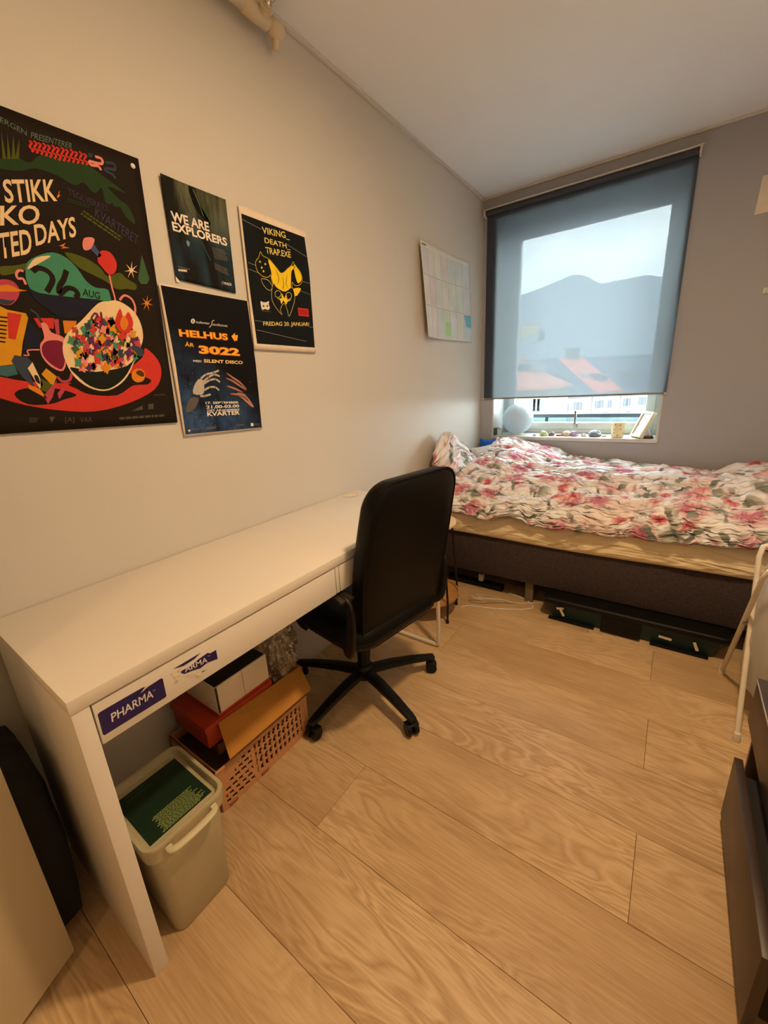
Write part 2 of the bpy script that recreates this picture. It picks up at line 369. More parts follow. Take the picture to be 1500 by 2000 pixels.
# nearer orange-roofed house on the left
YN = 46.0
root = empty('corner_house', (hz(960, 760, YN).x, YN + 5, -24)); tag(root, 'yellow corner house with an orange hipped roof, left of the terrace', 'house', 'houses across the street')
a = hz(880, 758, YN); c = hz(1071, 756, YN); ez = c.z; rt = pt(1018, 702, 1, YN + 8)
b = B(); box(b, a.x, c.x, YN, YN + 10, -24, ez); house_part('wall', b, FACY, root)
b = B(); v = [b.verts.new(q) for q in ((a.x - .3, YN - .8, ez), (c.x + .35, YN - .8, ez), (c.x + .35, YN + 10.4, ez), (a.x - .3, YN + 10.4, ez), (a.x + 7, YN + 5, rt.z), (rt.x, YN + 5, rt.z), (a.x - .3, YN - .8, ez - .25), (c.x + .35, YN - .8, ez - .25), (c.x + .35, YN + 10.4, ez - .25), (a.x - .3, YN + 10.4, ez - .25))]
for q in ((0, 1, 5, 4), (1, 2, 5), (2, 3, 4, 5), (3, 0, 4), (0, 6, 7, 1), (1, 7, 8, 2), (2, 8, 9, 3), (3, 9, 6, 0), (6, 9, 8, 7)): b.faces.new([v[k] for k in q])
house_part('roof', b, ORA, root)
c = hz(1023, 727, YN + 2.4); b = B(); box(b, c.x - .95, c.x + .95, YN + 2.4, YN + 7.5, c.z - 1.1, c.z + 1.1); d = house_part('dormer', b, WFR, root)
b = B(); box(b, c.x - .68, c.x + .68, YN + 2.25, YN + 2.45, c.z - .8, c.z + .8); bmesh.ops.transform(b, matrix=parent_matrix(root).inverted(), verts=b.verts); obj('dormer_pane', b, WINM, d)
facade_windows(root, [(985, 795), (1040, 791), (1048, 791), (1056, 791)], YN, .8, 1.3)
# buildings up on the hill
for lab, pxa, pxb, pyt, pyb, M in (('pale yellow house standing high on the wooded hill', 1013, 1047, 628, 660, mat('hill_yellow', (220, 196, 140), .9)), ('white house beside the pale yellow one on the hill', 1052, 1064, 643, 664, FAC)):
    YY = 200
    while hz((pxa + pxb) / 2, pyb, YY).z > hill_z((pxa + pxb) / 2, YY) and YY < 1100: YY += 10
    p0, p1 = hz(pxa, pyb, YY), hz(pxb, pyt, YY); w = p1.x - p0.x; h = p1.z - p0.z; k_ = h / 10; cx = (p0.x + p1.x) / 2
    root = empty('hill_house', (cx, YY, p0.z)); tag(root, lab, 'house', 'houses on the hill')
    b = B(); box(b, p0.x, p1.x, YY, YY + w * .5, p0.z - 6, p1.z - h * .22); house_part('wall', b, M, root)
    zt_ = p1.z - h * .22; b = B(); v = [b.verts.new(q) for q in ((p0.x - k_ * .3, YY - k_ * .5, zt_), (p1.x + k_ * .3, YY - k_ * .5, zt_), (p1.x + k_ * .3, YY + w * .5 + k_ * .5, zt_), (p0.x - k_ * .3, YY + w * .5 + k_ * .5, zt_), (p0.x + w * .25, YY + w * .25, p1.z), (p1.x - w * .25, YY + w * .25, p1.z))]
    for q in ((0, 1, 5, 4), (1, 2, 5), (2, 3, 4, 5), (3, 0, 4), (0, 3, 2, 1)): b.faces.new([v[k] for k in q])
    house_part('roof', b, mat('hill_roof', (120, 108, 104), .9), root)
    for r_ in range(2):
        for k in range(4):
            b = B(); xx = p0.x + w * (k + .5) / 4; zz = p0.z + h * (.22 + .3 * r_)
            box(b, xx - w * .05, xx + w * .05, YY - .4, YY + .1, zz - h * .08, zz + h * .08); house_part('window', b, WINM, root)
# glazed balcony railing outside the window
rl = empty('balcony_railing', (.7, 3.6, .5)); tag(rl, 'dark balcony rail with a tinted glass front outside the window', 'railing')
DARK = mat('dark_metal', (58, 62, 68), .5, .6)
bx('rail', DARK, -.6, 2.2, 3.58, 3.62, .925, .955, .003, rl)
Mt, g = newmat('tinted_glass'); out = g.t.nodes['Material Output']; tr = g.n('BsdfTransparent'); tr.inputs[0].default_value = (.25, .42, .45, 1); gl = g.n('BsdfGlossy', i_Roughness=.05); mx = g.n('MixShader', i_Fac=.12)
g.l(tr.outputs[0], mx.inputs[1]); g.l(gl.outputs[0], mx.inputs[2]); g.l(mx.outputs[0], out.inputs[0])
bx('glass_panel', Mt, -.55, 2.15, 3.596, 3.604, .1, .925, 0, rl)
for x in (-.55, .4, 1.35, 2.15): bx('post', DARK, x - .012, x + .012, 3.588, 3.612, 0, .925, .002, rl)
b = B(); box(b, -1, 2.6, YB + T_ + .01, 3.68, -.12, 0); o = obj('balcony_slab', b, mat('balcony_concrete', (150, 150, 148), .9)); o['kind'] = 'structure'
#PART2

# ================================================================== roller blind
Mf, g = newmat('blind_mesh_fabric'); out = g.t.nodes['Material Output']
tcn = g.n('TexCoord'); n1 = g.n('TexNoise', i_Scale=40.0, i_Detail=5.0, i_Roughness=.75); mpn = g.n('Mapping'); mpn.inputs['Scale'].default_value = (1, 1, 3.5); g.l(tcn.outputs['Object'], mpn.inputs[0]); g.l(mpn.outputs[0], n1.inputs['Vector'])
tr = g.n('BsdfTransparent'); tl = g.n('BsdfTranslucent'); df = g.n('BsdfDiffuse')
tr.inputs[0].default_value = (1, 1, 1, 1); tl.inputs[0].default_value = (.78, .82, .83, 1); df.inputs[0].default_value = lin((70, 76, 88))
m1 = g.n('MixShader', i_Fac=.09); g.l(df.outputs[0], m1.inputs[1]); g.l(tl.outputs[0], m1.inputs[2])
m2 = g.n('MixShader'); mr = g.n('MapRange', i_To_Min=.018, i_To_Max=.040); g.l(n1.outputs['Fac'], mr.inputs[0]); g.l(mr.outputs[0], m2.inputs[0]); g.l(m1.outputs[0], m2.inputs[1]); g.l(tr.outputs[0], m2.inputs[2]); g.l(m2.outputs[0], out.inputs[0])
bl = empty('roller_blind', (.635, 3.06, 2.42)); tag(bl, 'dark grey see-through roller blind pulled most of the way down the window', 'blind')
b = B(); nx, nz_ = 40, 60; G = []
for j in range(nz_ + 1):
    z = 2.38 - (2.38 - 1.118) * j / nz_; row = []
    for i in range(nx + 1):
        u = i / nx; x = .036 + 1.2 * u
        y = 3.080 + .001 * math.sin(z * 9) * u
        if u > .93 and 1.15 < z < 1.75: y -= (u - .93) / .07 * .018 * math.sin((z - 1.15) / .6 * math.pi) ; 
        row.append(b.verts.new((x - .635, y - 3.06, z - 2.42)))
    G.append(row)
for j in range(nz_):
    for i in range(nx): b.faces.new((G[j][i], G[j][i + 1], G[j + 1][i + 1], G[j + 1][i]))
obj('fabric', b, Mf, bl, smooth=True)
SLATEF = mat('blind_roll_fabric', (62, 66, 76), .8)
tube('roller', SLATEF, [(.036, 3.064, 2.383), (1.236, 3.064, 2.383)], .016, bl, 16)
tube('bottom_rail', mat('rail_grey', (128, 124, 122), .5), [(.034, 3.08, 1.116), (1.238, 3.08, 1.116)], .006, bl, 10)
for x in (.026, 1.238): bx('bracket', TRIM, x - .004, x + .006, 3.04, 3.09, 2.362, 2.404, .001, bl)
for x in (.036, 1.236): tube('rail_cap', TRIM, [(x - .012, 3.08, 1.116), (x, 3.08, 1.116)], .0075, bl, 10)
bx('headrail', TRIM, .02, 1.25, 3.045, 3.09, 2.401, 2.408, .001, bl)

# ================================================================== things on the window sill
SZ = .825
def rest(o, x, y, rz=0, z=SZ): o.location = (x, y, z); o.rotation_euler = (0, 0, rz); return o
gl_ = empty('globe_lamp', (.272, 3.205, SZ)); tag(gl_, 'round white glass globe lamp on the left end of the window sill', 'lamp')
Mo, g = newmat('opal_glass'); out = g.t.nodes['Material Output']; tl = g.n('BsdfTranslucent'); tl.inputs[0].default_value = (.42, .47, .50, 1); mx = g.n('MixShader', i_Fac=.5); g.b.inputs['Base Color'].default_value = lin((212, 218, 220)); g.b.inputs['Roughness'].default_value = .3
g.l(g.b.outputs[0], mx.inputs[1]); g.l(tl.outputs[0], mx.inputs[2]); g.l(mx.outputs[0], out.inputs[0])
b = B(); R0 = .118; prof = [(R0 * math.sin(math.radians(a)), R0 - R0 * math.cos(math.radians(a)) + .006) for a in range(24, 181, 6)]; lathe(b, prof, n=40); obj('shade', b, Mo, gl_, smooth=True)
b = B(); lathe(b, [(.05, 0), (.05, .016), (.045, .02)], n=28); obj('base', b, PVC, gl_, auto=40)
tube('cord', PVC, [(.285, 3.15, .829), (.29, 3.1, .829), (.291, 3.078, .822), (.291, 3.075, .78), (.292, 3.073, .62)], .0025, gl_, 8, 4)
TEAL = mat('teal_book_cover', (20, 84, 100), .5); PAPER = mat('paper_edge', (226, 220, 206), .8)
bk = empty('small_book', (.128, 3.13, SZ)); tag(bk, 'small dark teal book standing at the left corner of the sill', 'book')
bx('cover', TEAL, .119, .121, 3.10, 3.16, SZ, SZ + .06, .0005, bk); bx('cover', TEAL, .134, .136, 3.10, 3.16, SZ, SZ + .06, .0005, bk); bx('spine', TEAL, .119, .136, 3.098, 3.1, SZ, SZ + .06, .0005, bk); bx('pages', PAPER, .1215, .1335, 3.1005, 3.157, SZ + .002, SZ + .058, .0003, bk)
bf = empty('white_box', (.158, 3.12, SZ)); tag(bf, 'tiny white open box between the teal book and the globe lamp', 'box')
b = B(); box(b, -.016, .016, -.018, .018, 0, .003, .0005); box(b, -.016, -.014, -.018, .018, .003, .055, .0005); box(b, .014, .016, -.018, .018, .003, .055, .0005); box(b, -.014, .014, .016, .018, .003, .055, .0005); obj('shell', b, PVC, bf, auto=35)
b = B(); box(b, -.0135, .0135, -.008, .012, .0035, .04, .003); obj('filling', b, mat('pale_foam', (205, 222, 224), .8), bf, auto=35)
stones = [(1043, 9, .4, (190, 170, 178), 'greyish pink pebble nearest the globe lamp on the sill'), (1060, 17, .6, (196, 206, 150), 'pale yellow-green stone, second from the globe lamp'), (1076, 13, .6, (130, 112, 108), 'brown-grey stone between the yellow-green and the orange ones'), (1091, 14, .3, (196, 108, 84), 'flat orange-red stone on the sill'), (1105, 17, .6, (214, 196, 170), 'cream stone between the flat orange and the lilac ones'), (1121, 17, .65, (176, 156, 196), 'knobbly lilac stone in front of the window handle'), (1140, 11, .5, (214, 214, 216), 'small white stone right of the lilac one'), (1161, 25, .45, (126, 136, 152), 'wide slate-grey stone, largest of the row on the sill'), (1181, 9, .35, (170, 170, 176), 'tiny grey pebble beside the spotted candle cup')]
for k, (px, w, hh, col, lab) in enumerate(stones):
    r = w / 2 * .0033; b = B(); bmesh.ops.create_icosphere(b, subdivisions=3, radius=1)
    for v in b.verts:
        n_ = noise.noise(v.co * 1.6 + Vector((k * 9, 0, 0))) * .35 + noise.noise(v.co * 4 + Vector((k * 5, 2, 0))) * .1
        v.co *= 1 + n_; v.co = Vector((v.co.x * r, v.co.y * r * .8, max(v.co.z, -.55) * r * hh * 1.5))
    zm = min(v.co.z for v in b.verts)
    for v in b.verts: v.co.z -= zm
    c = pt(px, 852, 2, SZ); o = obj('stone', b, mat('stone_%d' % k, col, .55, nscale=40, namt=.3), smooth=True); rest(o, c.x, min(3.16, max(3.125, c.y + .02)))
    tag(o, lab, 'stone', 'stones on the window sill')
cc = pt(1205, 853, 2, SZ); cup = empty('candle_cup', (.985, 3.15, SZ)); tag(cup, 'cream candle cup with golden spots on the sill', 'candle')
b = B(); lathe(b, [(.034, 0), (.038, .003), (.0395, .06), (.0395, .104), (.0365, .105), (.0355, .06), (.0345, .012), (0, .011)], n=32); obj('cup', b, mat('cream_glass', (240, 226, 176), .35), cup, auto=60)
b = B(); lathe(b, [(.0345, .0125), (.035, .05), (.0352, .07), (0, .068)], n=28); obj('wax', b, mat('cream_wax', (244, 236, 206), .6), cup, auto=60)
for a_, zz in ((-150, .088), (-110, .09), (-65, .086), (-118, .055), (-118, .034), (-85, .018), (-60, .06), (-170, .05), (-30, .03), (-140, .02), (20, .07), (100, .04), (60, .08)):
    A = math.radians(a_); cx_, cy_ = .0402 * math.cos(A), .0402 * math.sin(A); u = Vector((-math.sin(A), math.cos(A), 0)); b = B(); poly(b, [Vector((cx_, cy_, zz)) + u * (.0045 * math.cos(t * math.pi / 4)) + Vector((0, 0, .0045 * math.sin(t * math.pi / 4))) for t in range(8)]); obj('gold_spot', b, mat('gold_paint', (176, 136, 60), .4, .5), cup)
# leaning photo frame
fr_ = empty('photo_frame', (1.095, 3.14, SZ), math.radians(-58)); tag(fr_, 'cream photo frame leaning back on its prop, right end of the sill', 'picture frame')
CRF = mat('cream_frame', (226, 218, 192), .5); TL = Matrix.Rotation(math.radians(-24), 4, 'X')
def fpart(name, M, *a, bev=.002):
    b = B(); box(b, *a, bev, 2, TL); return obj(name, b, M, fr_, auto=35)
for a_ in ((-.065, -.048, -.012, .012, .004, .185), (.048, .065, -.012, .012, .004, .185), (-.048, .048, -.012, .012, .004, .022), (-.048, .048, -.012, .012, .167, .185)): fpart('rail', CRF, *a_)
fpart('backing', mat('grey_board', (150, 146, 140), .8), -.05, .05, .0, .008, .018, .172)
fpart('picture', mat('photo_print', (206, 200, 196), .3, nscale=60, namt=.35), -.0475, .0475, -.004, -.0005, .0225, .1665, bev=0)
b = B(); sweep(b, [(0, .05, .125), (0, .105, .002)], rrect(.018, .003, .001)); obj('prop', b, STEEL, fr_, auto=35)
kn = empty('pocket_knife', (1.165, 3.115, SZ), math.radians(5)); tag(kn, 'small red and black pocket tool at the right end of the sill', 'tool')
b = B(); box(b, -.034, .034, -.011, .011, 0, .014, .004); obj('body', b, mat('black_plastic', (24, 22, 24), .4), kn, auto=35)
b = B(); box(b, -.028, .014, -.009, .009, .014, .023, .003); obj('red_cap', b, mat('red_plastic', (190, 60, 62), .4), kn, auto=35)
b = B(); lathe(b, [(.006, .014), (.006, .021), (0, .022)], .022, 0, 12); obj('button', b, mat('black_plastic', (24, 22, 24), .4), kn, auto=35)

# ================================================================== bed
BX0, BX1, BY0, BY1 = .035, 2.03, 2.01, 3.06
bed = empty('bed', (1.03, 2.53, 0)); tag(bed, 'single bed with a charcoal upholstered base and cream fitted sheet below the window', 'bed')
BASEF = mat('charcoal_upholstery', (62, 50, 50), .95, nscale=90, namt=.25, bump=.5, bscale=500)
bx('bed_base', BASEF, BX0, BX1, BY0 + .012, BY1, .13, .375, .012, bed)
for x in (.12, .73, 1.38, 1.95):
    for y in (2.075, 3.0):
        bx('leg', mat('birch_leg', (120, 104, 84), .6), x - .022, x + .022, y - .022, y + .022, 0, .13, .003, bed)
SHEET, g = newmat('cream_cotton_sheet'); g.b.inputs['Base Color'].default_value = lin((246, 228, 190)); g.b.inputs['Roughness'].default_value = .9; g.b.inputs['Specular IOR Level'].default_value = .2
tcn = g.n('TexCoord'); mp_ = g.n('Mapping'); mp_.inputs['Rotation'].default_value = (0, math.radians(-28), 0); mp_.inputs['Scale'].default_value = (3.2, 3, 17); g.l(tcn.outputs['Object'], mp_.inputs[0])
n1 = g.n('TexNoise', i_Scale=1.0, i_Detail=3.0, i_Distortion=.5); g.l(mp_.outputs[0], n1.inputs['Vector'])
h_ = g.math('SUBTRACT', 1.0, g.math('ABSOLUTE', g.math('MULTIPLY', g.math('SUBTRACT', n1.outputs['Fac'], .5), 4.0))); bp = g.n('Bump', i_Strength=.55, i_Distance=.02); g.l(h_, bp.inputs['Height']); g.l(bp.outputs[0], g.b.inputs['Normal'])
MY0 = 1.988
b = B(); rings = []
z0_, z1_, cz_ = .374, .535, .4545
sec = [(BY1, z0_ + .01), (BY1, z1_ - .03), (BY1 - .03, z1_)] + [(BY1 - .1 - k * .2, z1_) for k in range(5)]
for k in range(25):
    a_ = math.pi / 2 - math.pi * k / 24; sec.append((MY0 + .055 - .055 * math.cos(a_) ** .55 if math.cos(a_) > 1e-6 else MY0 + .055, cz_ + (z1_ - z0_) / 2 * math.sin(a_)))
for i in range(361):
    x = BX0 + (BX1 - BX0) * i / 360; r = []
    for y, z in sec:
        if y < MY0 + .06:
            s_ = x * 4.4 - (z - .37) * 8; w = noise.noise(Vector((s_ * 3.0, z * 2, 1))) + .45 * noise.noise(Vector((s_ * 7.5, z * 3, 4))); k_ = math.sin(math.pi * max(0, min(1, (z - z0_) / (z1_ - z0_))))
            y = y - .016 * w * k_; z = z + (.004 * math.sin(x * 5) if z < .385 else 0)
        ex = min(1, min(x - BX0, BX1 - x) / .03); r.append(b.verts.new((x, y, cz_ + (z - cz_) * (.8 + .2 * math.sqrt(max(0, 1 - (1 - ex) ** 2))))))
    rings.append(r)
for A_, D_ in zip(rings, rings[1:]):
    for i in range(len(A_)): b.faces.new((A_[i], A_[(i + 1) % len(A_)], D_[(i + 1) % len(A_)], D_[i]))
b.faces.new(rings[0][::-1]); b.faces.new(rings[-1])
bmesh.ops.transform(b, matrix=Matrix.Translation(-bed.location), verts=b.verts); obj('mattress', b, SHEET, bed, auto=50)

# floral duvet
def floral(name):
    M, g = newmat(name); tcn = g.n('TexCoord'); uv = g.n('UVMap')
    w = g.n('TexNoise', i_Scale=14.0, i_Detail=5.0); g.l(tcn.outputs['UV'], w.inputs['Vector'])
    ws = g.n('VectorMath', operation='SCALE'); ws.inputs['Scale'].default_value = .055; g.l(w.outputs['Color'], ws.inputs[0])
    P = g.n('VectorMath', operation='ADD'); g.l(tcn.outputs['UV'], P.inputs[0]); g.l(ws.outputs[0], P.inputs[1])
    col = lin((244, 242, 246))
    def layer(prev, scale, rad, petals, depth, palette, keep, sx=1.0, offs=0.0, soft=.06):
        mp_ = g.n('Mapping'); mp_.inputs['Scale'].default_value = (scale, scale, 0); mp_.inputs['Location'].default_value = (offs, offs * 1.7, 0); g.l(P.outputs[0], mp_.inputs[0])
        vo = g.n('TexVoronoi', voronoi_dimensions='2D', feature='F1', i_Scale=1.0, i_Randomness=.85); g.l(mp_.outputs[0], vo.inputs['Vector'])
        d = g.n('VectorMath', operation='SUBTRACT'); g.l(mp_.outputs[0], d.inputs[0]); g.l(vo.outputs['Position'], d.inputs[1])
        sp = g.n('SeparateXYZ'); sc_ = g.n('SeparateColor'); g.l(vo.outputs['Color'], sc_.inputs[0])
        ro = g.n('VectorRotate', rotation_type='Z_AXIS'); g.l(d.outputs[0], ro.inputs['Vector']); g.l(g.math('MULTIPLY', sc_.outputs[0], 6.28), ro.inputs['Angle']); g.l(ro.outputs[0], sp.inputs[0])
        x = g.math('MULTIPLY', sp.outputs[0], sx); y = sp.outputs[1]
        r = g.math('SQRT', g.math('ADD', g.math('MULTIPLY', x, x), g.math('MULTIPLY', y, y)))
        an = g.math('ARCTAN2', y, x)
        pet = g.math('ABSOLUTE', g.math('SINE', g.math('MULTIPLY', an, petals / 2)))
        edge = g.math('MULTIPLY', g.math('ADD', g.math('MULTIPLY', pet, depth), 1 - depth), rad)
        inside = g.n('MapRange', i_From_Min=-soft * .5, i_From_Max=soft * .5, i_To_Min=0.0, i_To_Max=1.0); g.l(g.math('SUBTRACT', edge, r), inside.inputs[0])
        k = g.math('MULTIPLY', inside.outputs[0], g.math('LESS_THAN', sc_.outputs[1], keep))
        rp = g.n('ValToRGB'); rp.color_ramp.interpolation = 'EASE'
        while len(rp.color_ramp.elements) < len(palette): rp.color_ramp.elements.new(.5)
        for e, (pos, c_) in zip(rp.color_ramp.elements, palette): e.position = pos; e.color = lin(c_)
        t_ = g.math('ADD', g.math('DIVIDE', r, rad), g.math('MULTIPLY', g.math('SUBTRACT', pet, .5), .35)); g.l(t_, rp.inputs[0])
        return g.mix(k, prev, rp.outputs[0])
    c1 = layer(col, 3.3, .50, 5, .3, [(0, (240, 214, 210)), (.6, (244, 226, 220)), (1, (240, 232, 230))], .55, offs=3.1, soft=.3)
    c1 = layer(c1, 5.2, .36, 2, .85, [(0, (112, 116, 106)), (.5, (146, 148, 138)), (1, (200, 198, 190))], .6, .8, 5.3, .14)
    c1 = layer(c1, 9, .42, 2, .9, [(0, (104, 98, 98)), (1, (190, 182, 178))], .5, 2.2, 1.9, .14)
    c1 = layer(c1, 4.4, .38, 6, .4, [(0, (178, 92, 116)), (.25, (208, 136, 154)), (.5, (200, 124, 146)), (.7, (228, 176, 186)), (1, (240, 212, 214))], .5, 1.0, 0, .16)
    c1 = layer(c1, 7, .36, 5, .4, [(0, (170, 64, 78)), (.5, (212, 122, 128)), (1, (236, 188, 186))], .28, 1.3, 7.7, .14)
    c1 = layer(c1, 6.2, .34, 2, .9, [(0, (96, 104, 96)), (1, (150, 154, 146))], .22, 1.8, 9.2, .08)
    c1 = layer(c1, 12, .34, 3, .7, [(0, (206, 140, 156)), (1, (236, 206, 208))], .4, 1.4, 4.4, .2)
    g.l(c1, g.b.inputs['Base Color']); g.b.inputs['Roughness'].default_value = .95; g.b.inputs['Specular IOR Level'].default_value = .15
    def wr(sc, mx_, my_, dist, st, prev=None):
        mp3 = g.n('Mapping'); mp3.inputs['Scale'].default_value = (mx_, my_, 1); mp3.inputs['Rotation'].default_value = (0, 0, .3); g.l(tcn.outputs['UV'], mp3.inputs[0])
        n2 = g.n('TexNoise', i_Scale=sc, i_Detail=2.0, i_Distortion=.8); g.l(mp3.outputs[0], n2.inputs['Vector'])
        h = g.math('SUBTRACT', 1.0, g.math('ABSOLUTE', g.math('MULTIPLY', g.math('SUBTRACT', n2.outputs['Fac'], .5), 5.0)))
        bp = g.n('Bump', i_Strength=st, i_Distance=dist); g.l(h, bp.inputs['Height'])
        if prev: g.l(prev, bp.inputs['Normal'])
        return bp.outputs[0]
    g.l(wr(16.0, .5, 2.0, .007, .8, wr(7.0, .5, 1.8, .025, .9)), g.b.inputs['Normal'])
    return M
FLOR = floral('floral_cotton')
def uv_mesh(name, b, M, uvl, **k):
    o = obj(name, b, M, **k); return o
def interp(t, xs):
    for (a, c), (d, e) in zip(xs, xs[1:]):
        if t <= d: 
            k = max(0, min(1, (t - a) / (d - a))); k = k * k * (3 - 2 * k); return c + (e - c) * k
    return xs[-1][1]
def ridged(x, y, z=0): return 1 - abs(noise.noise(Vector((x, y, z)))) * 2
DX0, DX1 = .11, 2.0
back_z = [(.1, .70), (.2, .80), (.34, .80), (.5, .745), (.7, .69), (1.0, .655), (1.3, .64), (1.5, .63), (1.75, .69), (2.0, .69)]
_eg = [(895, 1001), (910, 1006), (952, 1015), (985, 1004), (1005, 1010), (1041, 1027), (1121, 1037), (1205, 1049), (1285, 1056), (1379, 1063), (1468, 1072)]
edge_z = [(p_.x, p_.z) for p_ in (pt(a_, c_, 1, 1.965) for a_, c_ in _eg)] + [(2.0, .55)]
mid_z = [(.1, .66), (.3, .67), (.6, .655), (1.0, .66), (1.4, .67), (2.0, .69)]
def duvet_pt(u, v):
    x = DX0 + (DX1 - DX0) * u
    ez = interp(x, edge_z); bz = interp(x, back_z); mz = interp(x, mid_z)
    lipy = 1.966 + .005 * math.sin(x * 7) + .008 * noise.noise(Vector((x * 3, 0, 7)))
    if v < .22:                                   # rolled front edge
        a = v / .22 * math.pi * .5; top = mz - .035
        y = lipy + .16 * (1 - math.cos(a)); z = ez + (top - ez) * math.sin(a)
    else:
        t = (v - .22) / .78; y = lipy + .16 + (3.045 - lipy - .16) * t
        z = (mz - .035) + interp(t, [(0, 0), (.35, .035), (1, 0)]) + (bz - mz + .035) * (t ** 1.6)
    # folds: long ridges running roughly along the bed, fanning from the head end
    s = x * 1.1 + y * .5
    wx = .25 * noise.noise(Vector((x * 2.3, y * 2.3, 11)))
    f = .42 * ridged(x * 1.6 + y * 1.1 + wx, y * 7 - x * 2.2 + wx * 5, 1) + .34 * ridged(x * 3.2 + wx * 3, y * 15 + x * 4, 5) + .35 * noise.noise(Vector((x * 4, y * 5, 2))) + .2 * ridged(x * 8, y * 30 - x * 8 + wx * 9, 8) + .12 * ridged(x * 22 + wx * 9, y * 34, 13)
    amp = .046 if v > .2 else .016 + .030 * v / .2
    z += amp * (f - .45)
    if v < .3: y -= .02 * noise.noise(Vector((x * 8, z * 9, 3))) + .012 * ridged(x * 14 + z * 10, z * 5, 4)
    if u < .04: z -= (.04 - u) / .04 * .10
    z = max(z, ez if v < .02 else .562 if v > .2 else z)
    return x, y, z
b = B(); uvl = b.loops.layers.uv.new('UVMap'); NU, NV = 300, 150; G = []; UVS = {}
for j in range(NV + 1):
    row = []
    for i in range(NU + 1):
        u, v = i / NU, j / NV; vv = b.verts.new(duvet_pt(u, v)); UVS[vv] = (u * 2.2 + .1, v * 1.35); row.append(vv)
    G.append(row)
for j in range(NV):
    for i in range(NU):
        f = b.faces.new((G[j][i], G[j][i + 1], G[j + 1][i + 1], G[j + 1][i]))
        for l_ in f.loops: l_[uvl].uv = UVS[l_.vert]
duv = obj('duvet', b, FLOR, smooth=True); tag(duv, 'rumpled white duvet printed with pink and red flowers, spread over the bed', 'duvet')
so = duv.modifiers.new('thick', 'SOLIDIFY'); so.thickness = .015; so.offset = -1
# pillow standing against the left wall
def cushion(name, M, size, loc, rot, puff=1.0, seed=0, wr=.006, peak=None):
    w, h, d = size; b = B(); uvl = b.loops.layers.uv.new('UVMap'); n = 36; sides = []
    for s in (1, -1):
        Gd = []
        for j in range(n + 1):
            r = []
            for i in range(n + 1):
                a, c = 2 * i / n - 1, 2 * j / n - 1
                th = ((1 - abs(a) ** 2.6) * (1 - abs(c) ** 2.6)) ** .5 if abs(a) < 1 and abs(c) < 1 else 0
                pin = 1 - .07 * (1 - a * a) * abs(c) ** 3; pin2 = 1 - .07 * (1 - c * c) * abs(a) ** 3
                zz = s * d / 2 * th * puff + (wr * (ridged(a * 3 + seed, c * 5, seed) - .5) * s + wr * noise.noise(Vector((a * 6, c * 6, seed + s))) if th else 0)
                r.append(b.verts.new((a * w / 2 * pin2, c * h / 2 * pin, zz)) if (s == 1 or 0 < i < n and 0 < j < n) else sides[0][j][i])
            Gd.append(r)
        sides.append(Gd)
        for j in range(n):
            for i in range(n):
                q = (Gd[j][i], Gd[j][i + 1], Gd[j + 1][i + 1], Gd[j + 1][i]); f = b.faces.new(q if s == 1 else q[::-1])
                for l_, (ii, jj) in zip(f.loops, ((i, j), (i + 1, j), (i + 1, j + 1), (i, j + 1)) if s == 1 else ((i, j + 1), (i + 1, j + 1), (i + 1, j), (i, j))): l_[uvl].uv = (ii / n * w + seed * .3 + (s > 0), jj / n * h + seed * .2)
    if peak is not None:
        for v in b.verts:
            if v.co.y > -h / 2: v.co.y = -h / 2 + (v.co.y + h / 2) * (1 - .62 * min(1, abs(v.co.x - peak) / (w / 2 + abs(peak))) ** 1.1)
    bmesh.ops.recalc_face_normals(b, faces=b.faces)
    o = obj(name, b, M, smooth=True); o.location = loc; o.rotation_euler = rot; return o
p_ = cushion('pillow', FLOR, (.60, .42, .14), (.11, 2.39, .755), (0, 0, 0), seed=2, wr=.014, peak=-.06); tag(p_, 'floral pillow propped upright against the left wall at the head of the bed', 'pillow')
p_.rotation_euler = Matrix(((0, -.22, .975), (1, 0, 0), (0, .975, .22))).to_euler()
c_ = cushion('cushion', mat('grey_beige_linen', (176, 168, 158), .95, bump=.3, bscale=300), (.36, .22, .10), (.17, 2.80, .682), (0, 0, 0), seed=4, wr=.004); tag(c_, 'grey-beige cushion tucked into the corner behind the floral pillow', 'cushion')
c_.rotation_euler = Matrix(((.25, -.25, .93), (.97, .06, -.24), (0, .96, .27))).to_euler()
c_ = cushion('blue_blanket', mat('blue_fleece', (30, 92, 186), .95, bump=.4, bscale=200), (.20, .24, .09), (.13, 3.02, .69), (0, 0, 0), seed=6, wr=.006); tag(c_, 'bright blue bundle stuffed in the corner between wall and grey cushion', 'blanket')
c_.rotation_euler = Matrix(((.98, -.1, .1), (.1, .1, -.98), (0, .98, .1))).to_euler()

# ================================================================== storage box under the bed
st = empty('storage_box', (1.22, 2.15, 0)); tag(st, 'long low dark teal storage box with black lid, pushed half under the bed', 'storage box')
TEALB = mat('dark_teal_plastic', (8, 46, 50), .5); BLK = mat('dull_black_plastic', (14, 13, 14), .55, spec=.25)
b = B(); zs = [(.0, .03), (.012, .012), (.085, 0)]
def wrap(b, x0, x1, y0, y1, prof, r=.03):
    rings = []
    for z, ins in prof:
        pr = rrect(x1 - x0 - 2 * ins, y1 - y0 - 2 * ins, r); rings.append([b.verts.new(((x0 + x1) / 2 + x, (y0 + y1) / 2 + y, z)) for x, y in pr])
    for A, D in zip(rings, rings[1:]):
        for i in range(len(A)): b.faces.new((A[i], A[(i + 1) % len(A)], D[(i + 1) % len(A)], D[i]))
    b.faces.new(rings[0][::-1]); b.faces.new(rings[-1]); return b
def local(b, root): bmesh.ops.transform(b, matrix=parent_matrix(root).inverted(), verts=b.verts); return b
